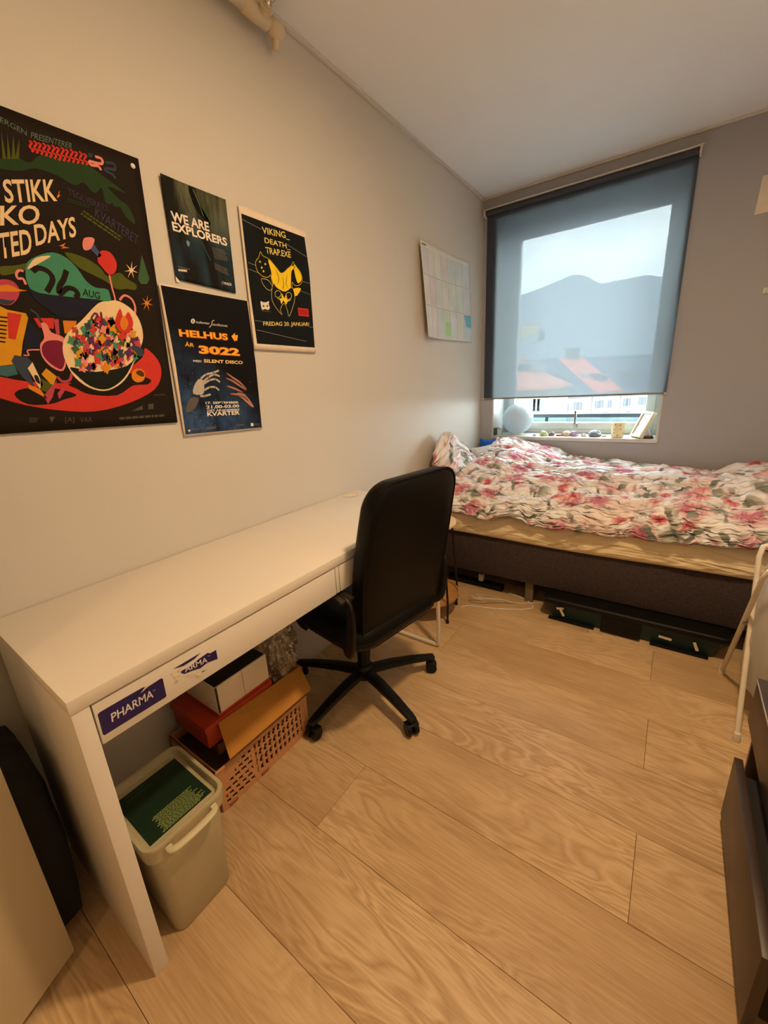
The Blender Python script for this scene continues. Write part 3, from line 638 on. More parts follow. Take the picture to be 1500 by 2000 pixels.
wrap(b, .85, 1.60, 1.935, 2.36, [(0, .03), (.006, .022), (.1, .004)]); obj('body', local(b, st), TEALB, st, auto=40)
b = B(); wrap(b, .835, 1.615, 1.92, 2.375, [(.1, .004), (.108, 0), (.122, 0), (.128, .006)]); obj('lid', local(b, st), BLK, st, auto=40)
bx('handle_panel', BLK, 1.12, 1.29, 1.926, 1.94, .012, .108, .004, st)
for x in (.87, 1.33): bx('foot_rail', BLK, x, x + .22, 1.93, 1.95, 0, .014, .003, st)
TAPE = mat('masking_tape', (216, 200, 168), .8)
def strip(cx, cz, w, h, a, y=1.934):
    b = B(); box(b, -w / 2, w / 2, -.0006, .0006, -h / 2, h / 2); bmesh.ops.transform(b, matrix=parent_matrix(st).inverted() @ Matrix.Translation((cx, y, cz)) @ Matrix.Rotation(math.radians(a), 4, 'Y'), verts=b.verts); return obj('tape', b, TAPE, st)
strip(.925, .075, .036, .012, -14, 1.9345); strip(.935, .055, .012, .045, -28, 1.9335); strip(1.385, .055, .05, .012, 4); strip(1.50, .05, .012, .042, -22)

# cables and power strip by the bedside
ps = empty('power_strip', (.36, 2.12, 0)); tag(ps, 'black power strip lying on the floor under the head of the bed', 'power strip')
bx('body', BLK, .2, .56, 2.09, 2.14, 0, .035, .005, ps)
for x in (.26, .34, .42, .5): 
    b = B(); lathe(b, [(.017, .035), (.017, .0365), (.014, .0365), (.014, .0352), (0, .0352)], x, 2.115, 20); obj('socket', local(b, ps), mat('dark_grey_plastic', (52, 50, 52), .5), ps, auto=40)
ch = empty('charger', (.42, 2.115, .037)); tag(ch, 'white charger plugged into the power strip under the bed', 'charger')
bx('body', PVC, .405, .435, 2.098, 2.132, .0372, .085, .004, ch); bx('port', BLK, .414, .426, 2.109, 2.121, .085, .0856, 0, ch)
o = tube('cable', PVC, [(.44, 1.98, .004), (.50, 1.94, .004), (.44, 1.89, .03), (.50, 1.87, .05), (.60, 1.95, .03), (.68, 2.0, .004), (.80, 2.08, .004)], .003, None, 8, 8); tag(o, 'grey-white cable arching over the floor beside the side table', 'cable')
o = tube('cable', mat('white_cable', (226, 222, 214), .5), [(.42, 1.80, .004), (.46, 1.84, .004), (.56, 1.87, .004), (.68, 1.92, .004), (.77, 1.99, .004), (.72, 2.06, .004), (.6, 2.1, .004)], .003, None, 8, 8); tag(o, 'thin white cable lying flat on the floor, nearest to the room', 'cable')

# ================================================================== round side table
stb = empty('side_table', (.262, 1.69, 0)); tag(stb, 'round two-tier side table with black legs between desk and bed', 'table')
BAMB = mat('pale_birch', (222, 190, 142), .45, nscale=8, namt=.08)
def disc(name, r, z, M, th=.012, lip=0):
    b = B(); pr = [(r - .004, z), (r, z + .004), (r, z + th + lip)] + ([(r - .006, z + th + lip), (r - .008, z + th)] if lip else [(r - .003, z + th + .001)]) + [(0, z + th)]
    lathe(b, [(0, z)] + pr, 0, 0, 48); return obj(name, b, M, stb, auto=40)
disc('table_top', .165, .525, BAMB, .014); disc('lower_shelf', .178, .105, mat('golden_plywood', (186, 134, 74), .5, nscale=8, namt=.1), .008, .014)
IRON = mat('black_iron', (14, 12, 14), .5, .2)
for a in (-24, 47, 156, 227):
    A = math.radians(a); r0, r1 = .178, .15; c = Vector((.262, 1.69, 0)); d = Vector((math.cos(A), math.sin(A), 0))
    tube('leg', IRON, [c + d * r0 + Vector((0, 0, .0)), c + d * .183 + Vector((0, 0, .11)), c + d * r1 + Vector((0, 0, .525))], .006, stb, 8)
    b = B(); lathe(b, [(.009, 0), (.009, .012), (.006, .014)], (d * r0).x, (d * r0).y, 12); obj('foot', b, IRON, stb, auto=40)
for k, (col, a, z, w, d_, h, lab) in enumerate((((222, 216, 206), 8, .1155, .15, .2, .016, 'white magazine on the lower shelf of the side table'), ((206, 200, 190), 16, .132, .14, .19, .02, 'thick off-white book on top of the magazine on the lower shelf'))):
    o = empty('book', (.27, 1.66, z), math.radians(a)); tag(o, lab, 'book', 'books on the lower shelf')
    b = B(); box(b, -w / 2, w / 2, -d_ / 2, d_ / 2, 0, .002, .0005); box(b, -w / 2, w / 2, -d_ / 2, d_ / 2, h - .002, h, .0005); box(b, -w / 2, -w / 2 + .002, -d_ / 2, d_ / 2, .002, h - .002); obj('cover', b, mat('book_cover_%d' % k, col, .5), o, auto=35)
    b = B(); box(b, -w / 2 + .0022, w / 2 - .003, -d_ / 2 + .003, d_ / 2 - .003, .0022, h - .0022); obj('pages', b, PAPER, o)

# ================================================================== desk
dk = empty('desk', (.25, .71, 0)); tag(dk, 'long white writing desk with two drawers against the poster wall', 'desk')
bx('desktop', WHITE, .004, .5, 0, 1.42, .722, .75, .0015, dk)
bx('side_panel', WHITE, .018, .498, .0015, .031, 0, .7215, .0012, dk)
bx('front_divider', WHITE, .2, .497, .7015, .7165, .63, .7215, .0008, dk)
bx('back_rail', WHITE, .02, .035, .031, 1.38, .52, .7215, .001, dk)
bx('end_panel', WHITE, .2, .497, 1.386, 1.41, .63, .7215, .001, dk)
for y0, y1 in ((.034, .6985), (.7195, 1.383)):
    f = bx('drawer', WHITE, .481, .497, y0, y1, .629, .7175, .0008, dk)
    bx('drawer_tray', WHITE, .12, .48, y0 + .02, y1 - .02, .64, .70, .001, f)
WM = mat('white_steel', (226, 214, 196), .4)
leg_path = [(.48, 1.405, .63), (.482, 1.405, .03), (.478, 1.405, .014), (.462, 1.405, .010), (.06, 1.405, .010), (.042, 1.405, .014), (.04, 1.405, .03), (.04, 1.405, .72)]
b = B(); sweep(b, [base(dk, p) for p in leg_path], rrect(.02, .016, .005, 2)); obj('leg_frame', b, WM, dk, auto=40)
b = B(); lathe(b, [(.04, .7505), (.041, .752), (.033, .7525), (.033, .751), (0, .751)], .0545 - .25, 1.327 - .71, 32); obj('cable_grommet', b, mat('grommet_plastic', (216, 204, 182), .4), dk, auto=30)
bx('plastic_clip', PVC, .472, .49, 1.39, 1.398, .49, .52, .004, dk)
# stickers on the first drawer
NAVY = mat('sticker_navy', (34, 18, 84), .35); STW = mat('sticker_white', (222, 214, 210), .5); PEEL = mat('peeled_paper', (226, 206, 170), .8)
XF = .4972
def yz(pxs, x=XF): return [pt(a, c, 0, x) for a, c in pxs]
def z5(x, y): return (180 + x / 5.769, 1250 + y / 5.769)
def sticker_root(name, lab, c):
    o = empty(name, c); tag(o, lab, 'sticker', 'stickers on the desk drawer'); return o
s1 = sticker_root('sticker', 'intact navy PHARMA sticker at the left end of the drawer', (XF, .096, .672))
b = B(); slab(b, [base(s1, p) for p in yz([z5(*q) for q in [(62, 842), (84, 815), (340, 665), (560, 540), (596, 526), (545, 598), (640, 520), (775, 432), (795, 436), (836, 628), (824, 645), (140, 1072), (122, 1066)]])], (1, 0, 0), .0004); obj('sheet', b, NAVY, s1)
O_ = pt(*z5(222, 925), 0, XF); U_ = pt(*z5(690, 640), 0, XF) - O_; V_ = pt(*z5(208, 830), 0, XF) - O_
lettering('word', 'PHARMA', O_, U_, V_, STW, s1, .012, .0007)
O_ = pt(*z5(682, 585), 0, XF); lettering('mark', 'TM', O_, pt(*z5(712, 565), 0, XF) - O_, pt(*z5(679, 572), 0, XF) - O_, STW, s1, 0, .0007)
b = B(); poly(b, [base(s1, p + Vector((.0007, 0, 0))) for p in yz([z5(*q) for q in [(540, 602), (600, 524), (640, 505), (575, 575)]])]); obj('swoosh', b, STW, s1)
s2 = sticker_root('sticker', 'half peeled-off navy PHARMA sticker further along the drawer', (XF, .23, .68))
b = B()
for q in ([(915, 325), (1060, 240), (1218, 145), (1150, 215), (1030, 290), (960, 312)], [(1000, 372), (1010, 345), (1100, 300), (1200, 215), (1300, 145), (1330, 150), (1395, 112), (1414, 212), (1300, 255), (1215, 320), (1130, 345), (1040, 382)], [(1232, 368), (1240, 352), (1284, 338)]):
    slab(b, [base(s2, p) for p in yz([z5(*k) for k in q])], (1, 0, 0), .0004)
obj('sheet', b, NAVY, s2)
O_ = pt(*z5(1045, 365), 0, XF); lettering('word', 'ARMA', O_, pt(*z5(1300, 245), 0, XF) - O_, pt(*z5(1035, 305), 0, XF) - O_, STW, s2, .012, .0007)
O_ = pt(*z5(1300, 192), 0, XF); lettering('mark', 'TM', O_, pt(*z5(1325, 180), 0, XF) - O_, pt(*z5(1297, 180), 0, XF) - O_, STW, s2, 0, .0007)
b = B()
for k, (x, y) in enumerate([(900, 375), (925, 400), (955, 425), (980, 395), (1090, 380), (1130, 375), (1160, 378), (1190, 385), (1215, 375), (1045, 395), (970, 330), (1000, 305)]):
    c = base(s2, pt(*z5(x, y), 0, XF)); r = .0028 if k not in (2, 7) else .0048
    b2 = [c + Vector((.0004 + .0016 * (k % 3), r * math.cos(t) * (1 + .3 * math.sin(3 * t + k)), r * .7 * math.sin(t))) for t in [i * math.pi / 4 for i in range(8)]]; slab(b, b2, (1, 0, 0), .0005)
obj('peeled_paper', b, PEEL, s2)

# ================================================================== office chair
LEA = mat('black_leather', (11, 10, 11), .42, nscale=160, namt=.2, bump=.2, bscale=700, spec=.16); BPL = mat('chair_black_plastic', (9, 9, 10), .45, spec=.3)
PV = Vector((.345, .985, 0)); chair = empty('office_chair', PV, math.radians(171)); tag(chair, 'black leather office chair on castors pushed under the desk', 'chair')
MI = parent_matrix(chair)
def cpart(name, b, M, auto=40, parent=None): return obj(name, b, M, parent or chair, auto=auto)
# five-armed base
star0 = math.radians(-19 - 171)
b = B(); lathe(b, [(.0, .062), (.034, .062), (.04, .075), (.04, .115), (.03, .125), (0, .125)], n=24); cpart('hub', b, BPL)
CAST = None
for k in range(5):
    a = star0 + k * 2 * math.pi / 5; d = Vector((math.cos(a), math.sin(a), 0)); R_ = .305
    b = B(); sweep(b, [d * .028 + Vector((0, 0, .092)), d * .12 + Vector((0, 0, .092)), d * .22 + Vector((0, 0, .084)), d * (R_ - .005) + Vector((0, 0, .073)), d * (R_ + .018) + Vector((0, 0, .070))], rrect(.046, .03, .008, 2), scale=[1.0, .95, .82, .7, .6]); cpart('base_arm', b, BPL)
    sw = random.uniform(-.6, .6); s_ = Matrix.Translation(d * R_) @ Matrix.Rotation(a + sw, 4, 'Z')
    b = B()
    for sgn in (-1, 1):
        w_ = B(); lathe(w_, [(.0, -.009), (.021, -.009), (.0245, -.006), (.0245, .006), (.021, .009), (0, .009)], n=24)
        bmesh.ops.transform(w_, matrix=s_ @ Matrix.Translation((.006, sgn * .0145, .0245)) @ Matrix.Rotation(math.pi / 2, 4, 'X'), verts=w_.verts)
        me_ = bpy.data.meshes.new('t'); w_.to_mesh(me_); w_.free(); b.from_mesh(me_); bpy.data.meshes.remove(me_)
    cs = cpart('castor', b, BPL)
    b = B(); sweep(b, [(0, 0, .05), (0, 0, .068)], circ(.008)); sweep(b, [(-.012, 0, .046), (.004, 0, .052), (.022, 0, .046)], rrect(.05, .006, .002, 2)); bmesh.ops.transform(b, matrix=s_, verts=b.verts); obj('castor_hood', b, BPL, cs, auto=40)
b = B(); lathe(b, [(.025, .12), (.025, .245), (.017, .25), (.017, .37)], n=24); cpart('gas_column', b, BPL)
b = B(); box(b, -.09, .09, -.06, .06, .355, .385, .008); cpart('tilt_mechanism', b, BPL)
b = B(); sweep(b, [(.02, .05, .37), (.03, .16, .366), (.035, .2, .362)], circ(.006, 8)); cpart('height_lever', b, BPL)
# seat cushion
b = B(); outl = rrect(.47, .48, .09, 6); rings = []
for z, ins in ((.388, .03), (.392, .012), (.41, 0), (.44, 0), (.462, .012), (.472, .035), (.474, .09), (.474, .16)):
    rings.append([b.verts.new((-.01 + x * (1 - ins / .235), y * (1 - ins / .24), z + (.0 if z < .45 else -.012 * (1 if x > .2 else 0)))) for x, y in outl])
for A, D in zip(rings, rings[1:]):
    for i in range(len(A)): b.faces.new((A[i], A[(i + 1) % len(A)], D[(i + 1) % len(A)], D[i]))
b.faces.new(rings[0][::-1]); b.faces.new(rings[-1]); cpart('seat', b, LEA, 50)
b = B(); sweep(b, [Vector((-.01 + x * 1.002, y * 1.002, .425)) for x, y in outl], circ(.0028, 6), closed=True, caps=False); cpart('seat_piping', b, LEA)
# backrest: rounded outline lofted from front to rear, leaning and curved
Z0, Z1 = .372, .975
def bx_(h):   # local x of the rear face at height h (forward is +x)
    t = (h - Z0) / (Z1 - Z0); return -.218 - .108 * t ** 1.1 + .004 * math.sin(t * math.pi)
def back_outline(ins=0, n=9):
    hw0, hw1, r0, r1 = .208, .208, .075, .085; out = []
    cz0, cz1 = Z0 + ins, Z1 - ins
    for cx, cz, r, a0 in ((hw0 - ins - r0, cz0 + r0, r0, 270), (hw1 - ins - r1, cz1 - r1, r1, 0), (-hw1 + ins + r1, cz1 - r1, r1, 90), (-hw0 + ins + r0, cz0 + r0, r0, 180)):
        for k in range(n + 1):
            A = math.radians(a0 + 90 * k / n); out.append((cx + r * math.cos(A), cz + r * math.sin(A)))
        if a0 == 270:
            for k in range(1, 10): t = k / 10; out.append((hw0 - ins + (hw1 - hw0) * t + .012 * math.sin(t * math.pi), cz0 + r0 + (cz1 - r1 - cz0 - r0) * t))
        if a0 == 90:
            for k in range(1, 10): t = 1 - k / 10; out.append((-hw0 + ins - (hw1 - hw0) * t - .012 * math.sin(t * math.pi), cz0 + r0 + (cz1 - r1 - cz0 - r0) * t))
    return out
def ring_at(b, ins, dx, kx=1.0, cen=(0, .66)):
    o_ = back_outline(0); r = []
    for s, h in o_:
        ks = 1 - ins / .22; kh = 1 - ins / .29
        s2, h2 = s * ks, cen[1] + (h - cen[1]) * kh
        r.append(b.verts.new((bx_(h2) + dx, s2 - .02, h2)))
    return r
b = B(); seq = [(.2, -.004), (.13, -.005), (.06, -.004), (.02, -.002), (.004, .003), (0, .01), (0, .05), (.006, .062), (.025, .070), (.07, .074), (.14, .076), (.2, .076)]
rings = [ring_at(b, i_, d_) for i_, d_ in seq]
for A, D in zip(rings, rings[1:]):
    for i in range(len(A)): b.faces.new((A[i], A[(i + 1) % len(A)], D[(i + 1) % len(A)], D[i]))
b.faces.new(rings[0][::-1]); b.faces.new(rings[-1]); back = cpart('backrest', b, LEA, 60)
b = B(); sweep(b, [Vector((bx_(h) + .004, s * .996 - .02, .66 + (h - .66) * .997)) for s, h in back_outline(0)], circ(.0032, 6), closed=True, caps=False); obj('piping', b, LEA, back, auto=50)
b = B(); sweep(b, [(-.06, 0, .372), (-.18, -.01, .37), (-.205, -.02, .40), (-.2, -.02, .46)], rrect(.06, .012, .004, 2)); cpart('back_bracket', b, BPL)
for sg in (-1, 1):
    b = B(); y = sg * .245 - .006
    path = smooth_path([(-.17, sg * .225, .392), (-.213, y, .415), (-.228, y, .50), (-.226, y, .575), (-.195, y, .602), (-.08, y, .607), (.04, y, .603), (.08, y, .575), (.08, y, .50), (.065, y, .42), (.04, sg * .225, .395)], 5)
    sweep(b, path, rrect(.04, .015, .005, 2), up=Vector((0, 1, 0))); arm = cpart('armrest', b, BPL, 45)
    b = B(); sweep(b, smooth_path([(-.222, y, .603), (-.18, y, .613), (-.06, y, .616), (.04, y, .613), (.075, y, .602)], 4), rrect(.058, .012, .005, 3), up=Vector((0, 0, 1))); obj('arm_pad', b, mat('arm_pad', (44, 30, 20), .45), arm, auto=45)

# ================================================================== under the desk
BINM = mat('bin_plastic', (186, 176, 142), .45)
bn = empty('waste_bin', (.372, .146, 0)); tag(bn, 'pale sage waste bin with a green printed lid at the near desk leg', 'bin')
def rr_ring(b, cx, cy, w, d, z, r, n=5): return [b.verts.new((cx + x, cy + y, z)) for x, y in rrect(w, d, r, n)]
def bridge(b, rings, cap0=True, cap1=True):
    for A, D in zip(rings, rings[1:]):
        for i in range(len(A)): b.faces.new((A[i], A[(i + 1) % len(A)], D[(i + 1) % len(A)], D[i]))
    if cap0: b.faces.new(rings[0][::-1])
    if cap1: b.faces.new(rings[-1])
b = B(); L_ = lambda w, d, z, r=.03: rr_ring(b, 0, 0, w, d, z, r)
bridge(b, [L_(.20, .142, 0, .02), L_(.206, .148, .004, .024), L_(.222, .178, .285), L_(.216, .172, .285), L_(.2, .142, .008, .02)]); obj('body', b, BINM, bn, auto=45)
b = B(); bridge(b, [L_(.226, .182, .262), L_(.236, .192, .264), L_(.24, .196, .296), L_(.243, .199, .302), L_(.241, .197, .308), L_(.235, .191, .308), L_(.226, .182, .306), L_(.224, .18, .286)], False, False); b.faces.new([v for v in [f for f in b.faces][-1].verts][:0] or [b.verts.new((0, 0, 0)), b.verts.new((.001, 0, 0)), b.verts.new((0, .001, 0))]) if False else None
obj('rim', b, BINM, bn, auto=45)
b = B(); bridge(b, [L_(.22, .176, .280, .026), L_(.224, .18, .282, .026), L_(.224, .18, .286, .026)]); lid = obj('lid', b, BINM, bn, auto=45)
b = B(); box(b, -.095, .083, -.077, .077, .2862, .2868); obj('green_label', b, mat('green_label', (14, 44, 26), .5), lid)
PR = mat('label_print', (150, 168, 96), .7); b = B(); rnd = random.Random(3)
for k in range(12):
    x0 = .078 - k * .0048; L0 = .10 + rnd.uniform(-.01, .006); y = -.045 + (.004 * k % .01); yy = y
    while yy < y + L0:
        w = rnd.uniform(.003, .009); w = min(w, y + L0 - yy); box(b, x0 - .0024, x0, yy, yy + w, .2869, .28705); yy += w + .0014
obj('printed_text', b, PR, lid)
b = B(); rnd = random.Random(5)
for x0, y0, n_ in ((-.07, -.06, 5), (-.085, -.055, 4)):
    yy = y0
    for k in range(n_): w = rnd.uniform(.006, .012); box(b, x0 - .004, x0, yy, yy + w, .2869, .28705); yy += w + .002
b2_ = obj('faded_text', b, mat('label_faded', (40, 92, 56), .7), lid)
b = B(); sweep(b, smooth_path([(.121, -.055, .292), (.135, -.05, .287), (.137, 0, .284), (.135, .05, .287), (.121, .055, .292)], 4), rrect(.016, .008, .003, 2), up=Vector((0, 0, 1))); obj('handle', b, BINM, bn, auto=45)
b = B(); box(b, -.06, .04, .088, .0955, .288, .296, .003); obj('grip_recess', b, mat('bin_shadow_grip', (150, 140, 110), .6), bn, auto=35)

# latticed folding crate
CR = mat('tan_crate_plastic', (196, 142, 96), .5); cr_ = empty('folding_crate', (.165, .503, 0)); tag(cr_, 'tan slotted plastic crate on the floor under the desk', 'crate')
X0, X1, Y0c, Y1c, HC = .035, .30, .312, .69, .152
def lattice(P0, U, V, nrm, holes, th=.006):
    """panel with real openings: boolean-free, built as a grid whose cells inside holes are skipped"""
    nu, nv = 110, 44; b = B(); P0, U, V, nrm = Vector(P0), Vector(U), Vector(V), Vector(nrm); vs = {}
    def gv(i, j, s):
        k = (i, j, s)
        if k not in vs: vs[k] = b.verts.new(P0 + U * (i / nu) + V * (j / nv) + nrm * (th * s))
        return vs[k]
    solid = [[not holes((i + .5) / nu, (j + .5) / nv) for j in range(nv)] for i in range(nu)]
    for i in range(nu):
        for j in range(nv):
            if not solid[i][j]: continue
            b.faces.new((gv(i, j, 1), gv(i + 1, j, 1), gv(i + 1, j + 1, 1), gv(i, j + 1, 1))); b.faces.new((gv(i, j, 0), gv(i, j + 1, 0), gv(i + 1, j + 1, 0), gv(i + 1, j, 0)))
            for di, dj, a, c in ((-1, 0, (i, j), (i, j + 1)), (1, 0, (i + 1, j + 1), (i + 1, j)), (0, -1, (i + 1, j), (i, j)), (0, 1, (i, j + 1), (i + 1, j + 1))):
                ii, jj = i + di, j + dj
                if not (0 <= ii < nu and 0 <= jj < nv) or not solid[ii][jj]: b.faces.new((gv(*a, 0), gv(*c, 0), gv(*c, 1), gv(*a, 1)))
    return b
def holes_front(u, v):
    y = u * .378; z = v * HC
    if z < .014 or z > HC - .014 or y < .016 or y > .362: return False
    if y < .125:                                  # near corner: blocky slots in a triangle
        if z > .03 + (y) * 1.0 + .02: return (abs(y - .03) > 9)
        r = int((z - .014) / .0215); yy = y - .016 + r * .009
        return ((z - .014) % .0215) < .0135 and (yy % .0235) < .0155
    if abs(y - .130 - z * .0) < .006: return False
    r = int((z - .014) / .031); yy = y + z * -.22 + r * .006           # slanted slots
    return ((z - .014) % .031) > .005 and (yy % .0205) < .0115 and y > .138 and y < .345
b = lattice((X1 - .006, Y0c, .004), (0, Y1c - Y0c, 0), (0, 0, HC), (1, 0, 0), holes_front); obj('front_wall', local(b, cr_), CR, cr_)
b = lattice((X0, Y1c, .004), (X1 - X0 - .006, 0, 0), (0, 0, HC), (0, -1, 0), lambda u, v: .08 < v < .9 and .06 < u < .94 and (v * 5 % 1) > .3 and (u * 9 % 1) > .45); obj('end_wall', local(b, cr_), CR, cr_)
b = lattice((X0, Y0c + .006, .004), (X1 - X0 - .006, 0, 0), (0, 0, HC), (0, -1, 0), lambda u, v: .08 < v < .9 and .06 < u < .94 and (v * 5 % 1) > .3 and (u * 9 % 1) > .45); obj('end_wall', local(b, cr_), CR, cr_)
b = lattice((X0, Y0c, .004), (0, Y1c - Y0c, 0), (0, 0, HC), (1, 0, 0), holes_front); obj('rear_wall', local(b, cr_), CR, cr_)
bx('base', CR, X0, X1, Y0c, Y1c, 0, .004, .001, cr_)
b = B(); sweep(b, [(X1 - .002, Y0c, HC + .002), (X1 - .002, Y1c, HC + .002), (X0 + .002, Y1c, HC + .002), (X0 + .002, Y0c, HC + .002)], rrect(.011, .008, .003, 2), closed=True); obj('rim', local(b, cr_), CR, cr_, auto=40)
for y in (.335, .46, .65): bx('foot_clip', mat('crate_clip', (150, 84, 60), .5), X1, X1 + .004, y, y + .03, .004, .012, .001, cr_)
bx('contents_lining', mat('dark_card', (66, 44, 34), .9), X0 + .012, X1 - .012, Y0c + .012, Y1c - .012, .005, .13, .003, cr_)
# cardboard carton whose open flap droops over the crate front
CARD = mat('brown_cardboard', (184, 126, 48), .85, nscale=14, namt=.05); CARDI = mat('dark_cardboard', (120, 78, 36), .9)
cb = empty('cardboard_box', (.16, .5, .158)); tag(cb, 'opened brown cardboard box in the crate, its front flap hanging out', 'box')
zb, zt = .1585, .192
b = B()
for a_ in ((.045, .25, .36, .364, zb, zt), (.045, .25, .692, .696, zb, zt), (.045, .049, .364, .692, zb, zt), (.246, .25, .364, .692, zb, zt), (.045, .25, .36, .696, zb - .003, zb)): box(b, *a_)
obj('carton', local(b, cb), CARDI, cb)
A0 = pt(426, 1413, 0, .251); A1 = pt(586, 1302, 0, .251); A2 = pt(607, 1347, 0, .325); A3 = pt(449, 1484, 0, .325)
b = B(); slab(b, [base(cb, p) for p in (A0, A1, A2, A3)], (.35, 0, .93), .003); obj('front_flap', b, CARD, cb)
b = B(); sl = [Vector((.06, .697, .193)), Vector((.246, .697, .193)), Vector((.25, .735, .235)), Vector((.06, .735, .235))]; slab(b, [base(cb, p) for p in sl], (0, -.7, .7), .003); obj('side_flap', b, CARD, cb)
# shoe boxes
ORG = mat('orange_red_card', (168, 52, 18), .6); WHC = mat('white_card', (226, 212, 190), .7); BKC = mat('black_card', (16, 14, 16), .5)
ob = empty('shoe_box', (.15, .46, .193)); tag(ob, 'orange-red shoe box under the white one, corner jutting past the cardboard', 'box')
b = B(); box(b, .05, .245, .335, .585, .198, .275, .002); obj('body', local(b, ob), ORG, ob, auto=35); bx('lid', ORG, .046, .25, .331, .589, .258, .2785, .002, ob)
wb = empty('shoe_box', (.14, .48, .279)); tag(wb, 'white shoe box with a black lid edge and orange bottom rim under the desk', 'box')
b = B(); box(b, .05, .246, .384, .586, .2788, .288, .002); obj('bottom_rim', local(b, wb), ORG, wb, auto=35)
bx('body', WHC, .051, .245, .385, .585, .2882, .385, .002, wb)
bx('corner_stripe', BKC, .2452, .2465, .386, .393, .292, .385, .0004, wb); bx('lid_panel', BKC, .055, .241, .389, .581, .3852, .388, .001, wb); bx('seam', mat('seam_grey', (150, 136, 116), .8), .2452, .2457, .484, .4855, .29, .384, 0, wb)
# crumpled clear plastic bag
Mp, g = newmat('clear_plastic_film'); out = g.t.nodes['Material Output']; tr = g.n('BsdfTransparent'); tr.inputs[0].default_value = (.82, .78, .72, 1); gl = g.n('BsdfGlossy', i_Roughness=.18); df = g.n('BsdfDiffuse'); df.inputs[0].default_value = lin((200, 190, 176)); m1 = g.n('MixShader', i_Fac=.5); m2 = g.n('MixShader', i_Fac=.62)
g.l(df.outputs[0], m1.inputs[1]); g.l(gl.outputs[0], m1.inputs[2]); g.l(m1.outputs[0], m2.inputs[1]); g.l(tr.outputs[0], m2.inputs[2]); g.l(m2.outputs[0], out.inputs[0])
b = B(); bmesh.ops.create_icosphere(b, subdivisions=5, radius=1)
for v in b.verts:
    p = v.co.copy(); f = 1 + .22 * ridged(p.x * 2.2, p.y * 2.2, p.z * 2.2) + .12 * ridged(p.x * 6, p.y * 6, p.z * 6 + 3)
    v.co = Vector((p.x * .075 * f, p.y * .072 * f, max(-.86, p.z) * .115 * f))
zm = min(v.co.z for v in b.verts)
for v in b.verts: v.co.z -= zm
o = obj('plastic_bag', b, Mp, smooth=False); o.location = (.165, .675, .197); tag(o, 'crumpled clear plastic bag beside the white shoe box under the desk', 'bag')

# ================================================================== black bag and door leaf at the near left
bgp = empty('black_bag', (.135, -.18, 0)); tag(bgp, 'black fabric bag enlarged to fill the shaded gap between door leaf and desk end', 'bag')  # bag oversized so its black stands in for wall and floor shadow
BF = mat('black_nylon', (9, 9, 11), .8, bump=.3, bscale=300)
b = B(); bmesh.ops.create_cube(b, size=1); bmesh.ops.subdivide_edges(b, edges=list(b.edges), cuts=12, use_grid_fill=True)
for v in b.verts:
    p = v.co * 2; q = Vector((p.x * math.sqrt(1 - p.y ** 2 / 2 - p.z ** 2 / 2 + p.y ** 2 * p.z ** 2 / 3), p.y * math.sqrt(1 - p.z ** 2 / 2 - p.x ** 2 / 2 + p.z ** 2 * p.x ** 2 / 3), p.z * math.sqrt(1 - p.x ** 2 / 2 - p.y ** 2 / 2 + p.x ** 2 * p.y ** 2 / 3)))
    q = q * .35 + p * .65 * .85; n_ = noise.noise(q * 2.5) * .06; v.co = Vector((q.x * (.140 + .02 * n_), q.y * .18 * (1 + n_), (q.z + .89) * .295 * (1 + n_ * .5)))
zm = min(v.co.z for v in b.verts)
for v in b.verts: v.co.z = v.co.z - zm
obj('bag_body', b, BF, bgp, smooth=True)
tube('strap', BF, [(.13, -.25, .465), (.13, -.23, .51), (.13, -.17, .52), (.13, -.11, .50), (.13, -.09, .465)], .008, bgp, 8, 5)
bx('zip_pull', mat('dark_metal', (58, 62, 68), .5, .6), .262, .268, -.2, -.194, .3, .32, .001, bgp)
DP = mat('cream_door_paint', (206, 192, 160), .45, nscale=2, namt=.02)
dl = empty('door_leaf', (.311, -.086, 0), math.atan2(-.1165, .0475)); tag(dl, 'flat cream door leaf standing open at the lower left, nearest the camera', 'door')
b = B(); box(b, 0, .62, -.036, 0, .03, 2.0, .002); obj('panel', b, DP, dl, auto=35)
for z in (.25, 1.0, 1.78):
    b = B(); lathe(b, [(.006, z), (.006, z + .08)], .626, -.018, 12); obj('hinge', b, STEEL, dl, auto=40)
b = B(); box(b, .03, .08, -.048, -.036, .98, 1.03, .003); box(b, .04, .15, -.07, -.055, .998, 1.014, .004); box(b, .04, .055, -.06, -.046, .998, 1.014, .002); obj('handle', b, STEEL, dl, auto=35)
bx('door_frame', TRIM, .52, .58, -.78, -.70, 0, 2.03, .002)['kind'] = 'structure'
bpy.data.objects['door_frame'].name = 'trim_3'

# ================================================================== chest of drawers, right
ESP = mat('black_brown_veneer', (58, 42, 32), .4, nscale=12, namt=.18)
cd_ = empty('chest_of_drawers', (1.82, .93, 0)); tag(cd_, 'low black-brown chest with its bottom drawer slightly pulled out', 'chest of drawers')
b = B(); box(b, 1.60, 2.05, .60, .615, 0, .385, .001); box(b, 1.60, 2.05, 1.24, 1.255, 0, .385, .001); box(b, 2.04, 2.05, .615, 1.24, 0, .385, .0005); box(b, 1.60, 2.04, .615, 1.24, .012, .024, .0005); obj('carcass', local(b, cd_), ESP, cd_, auto=35)
bx('top', ESP, 1.58, 2.05, .60, 1.255, .3755, .39, .001, cd_)
d1 = bx('drawer_front', ESP, 1.581, 1.5995, .604, 1.251, .243, .374, .001, cd_); bx('drawer_tray', mat('drawer_inside', (30, 22, 18), .8), 1.6, 2.02, .63, 1.23, .25, .35, .001, d1)
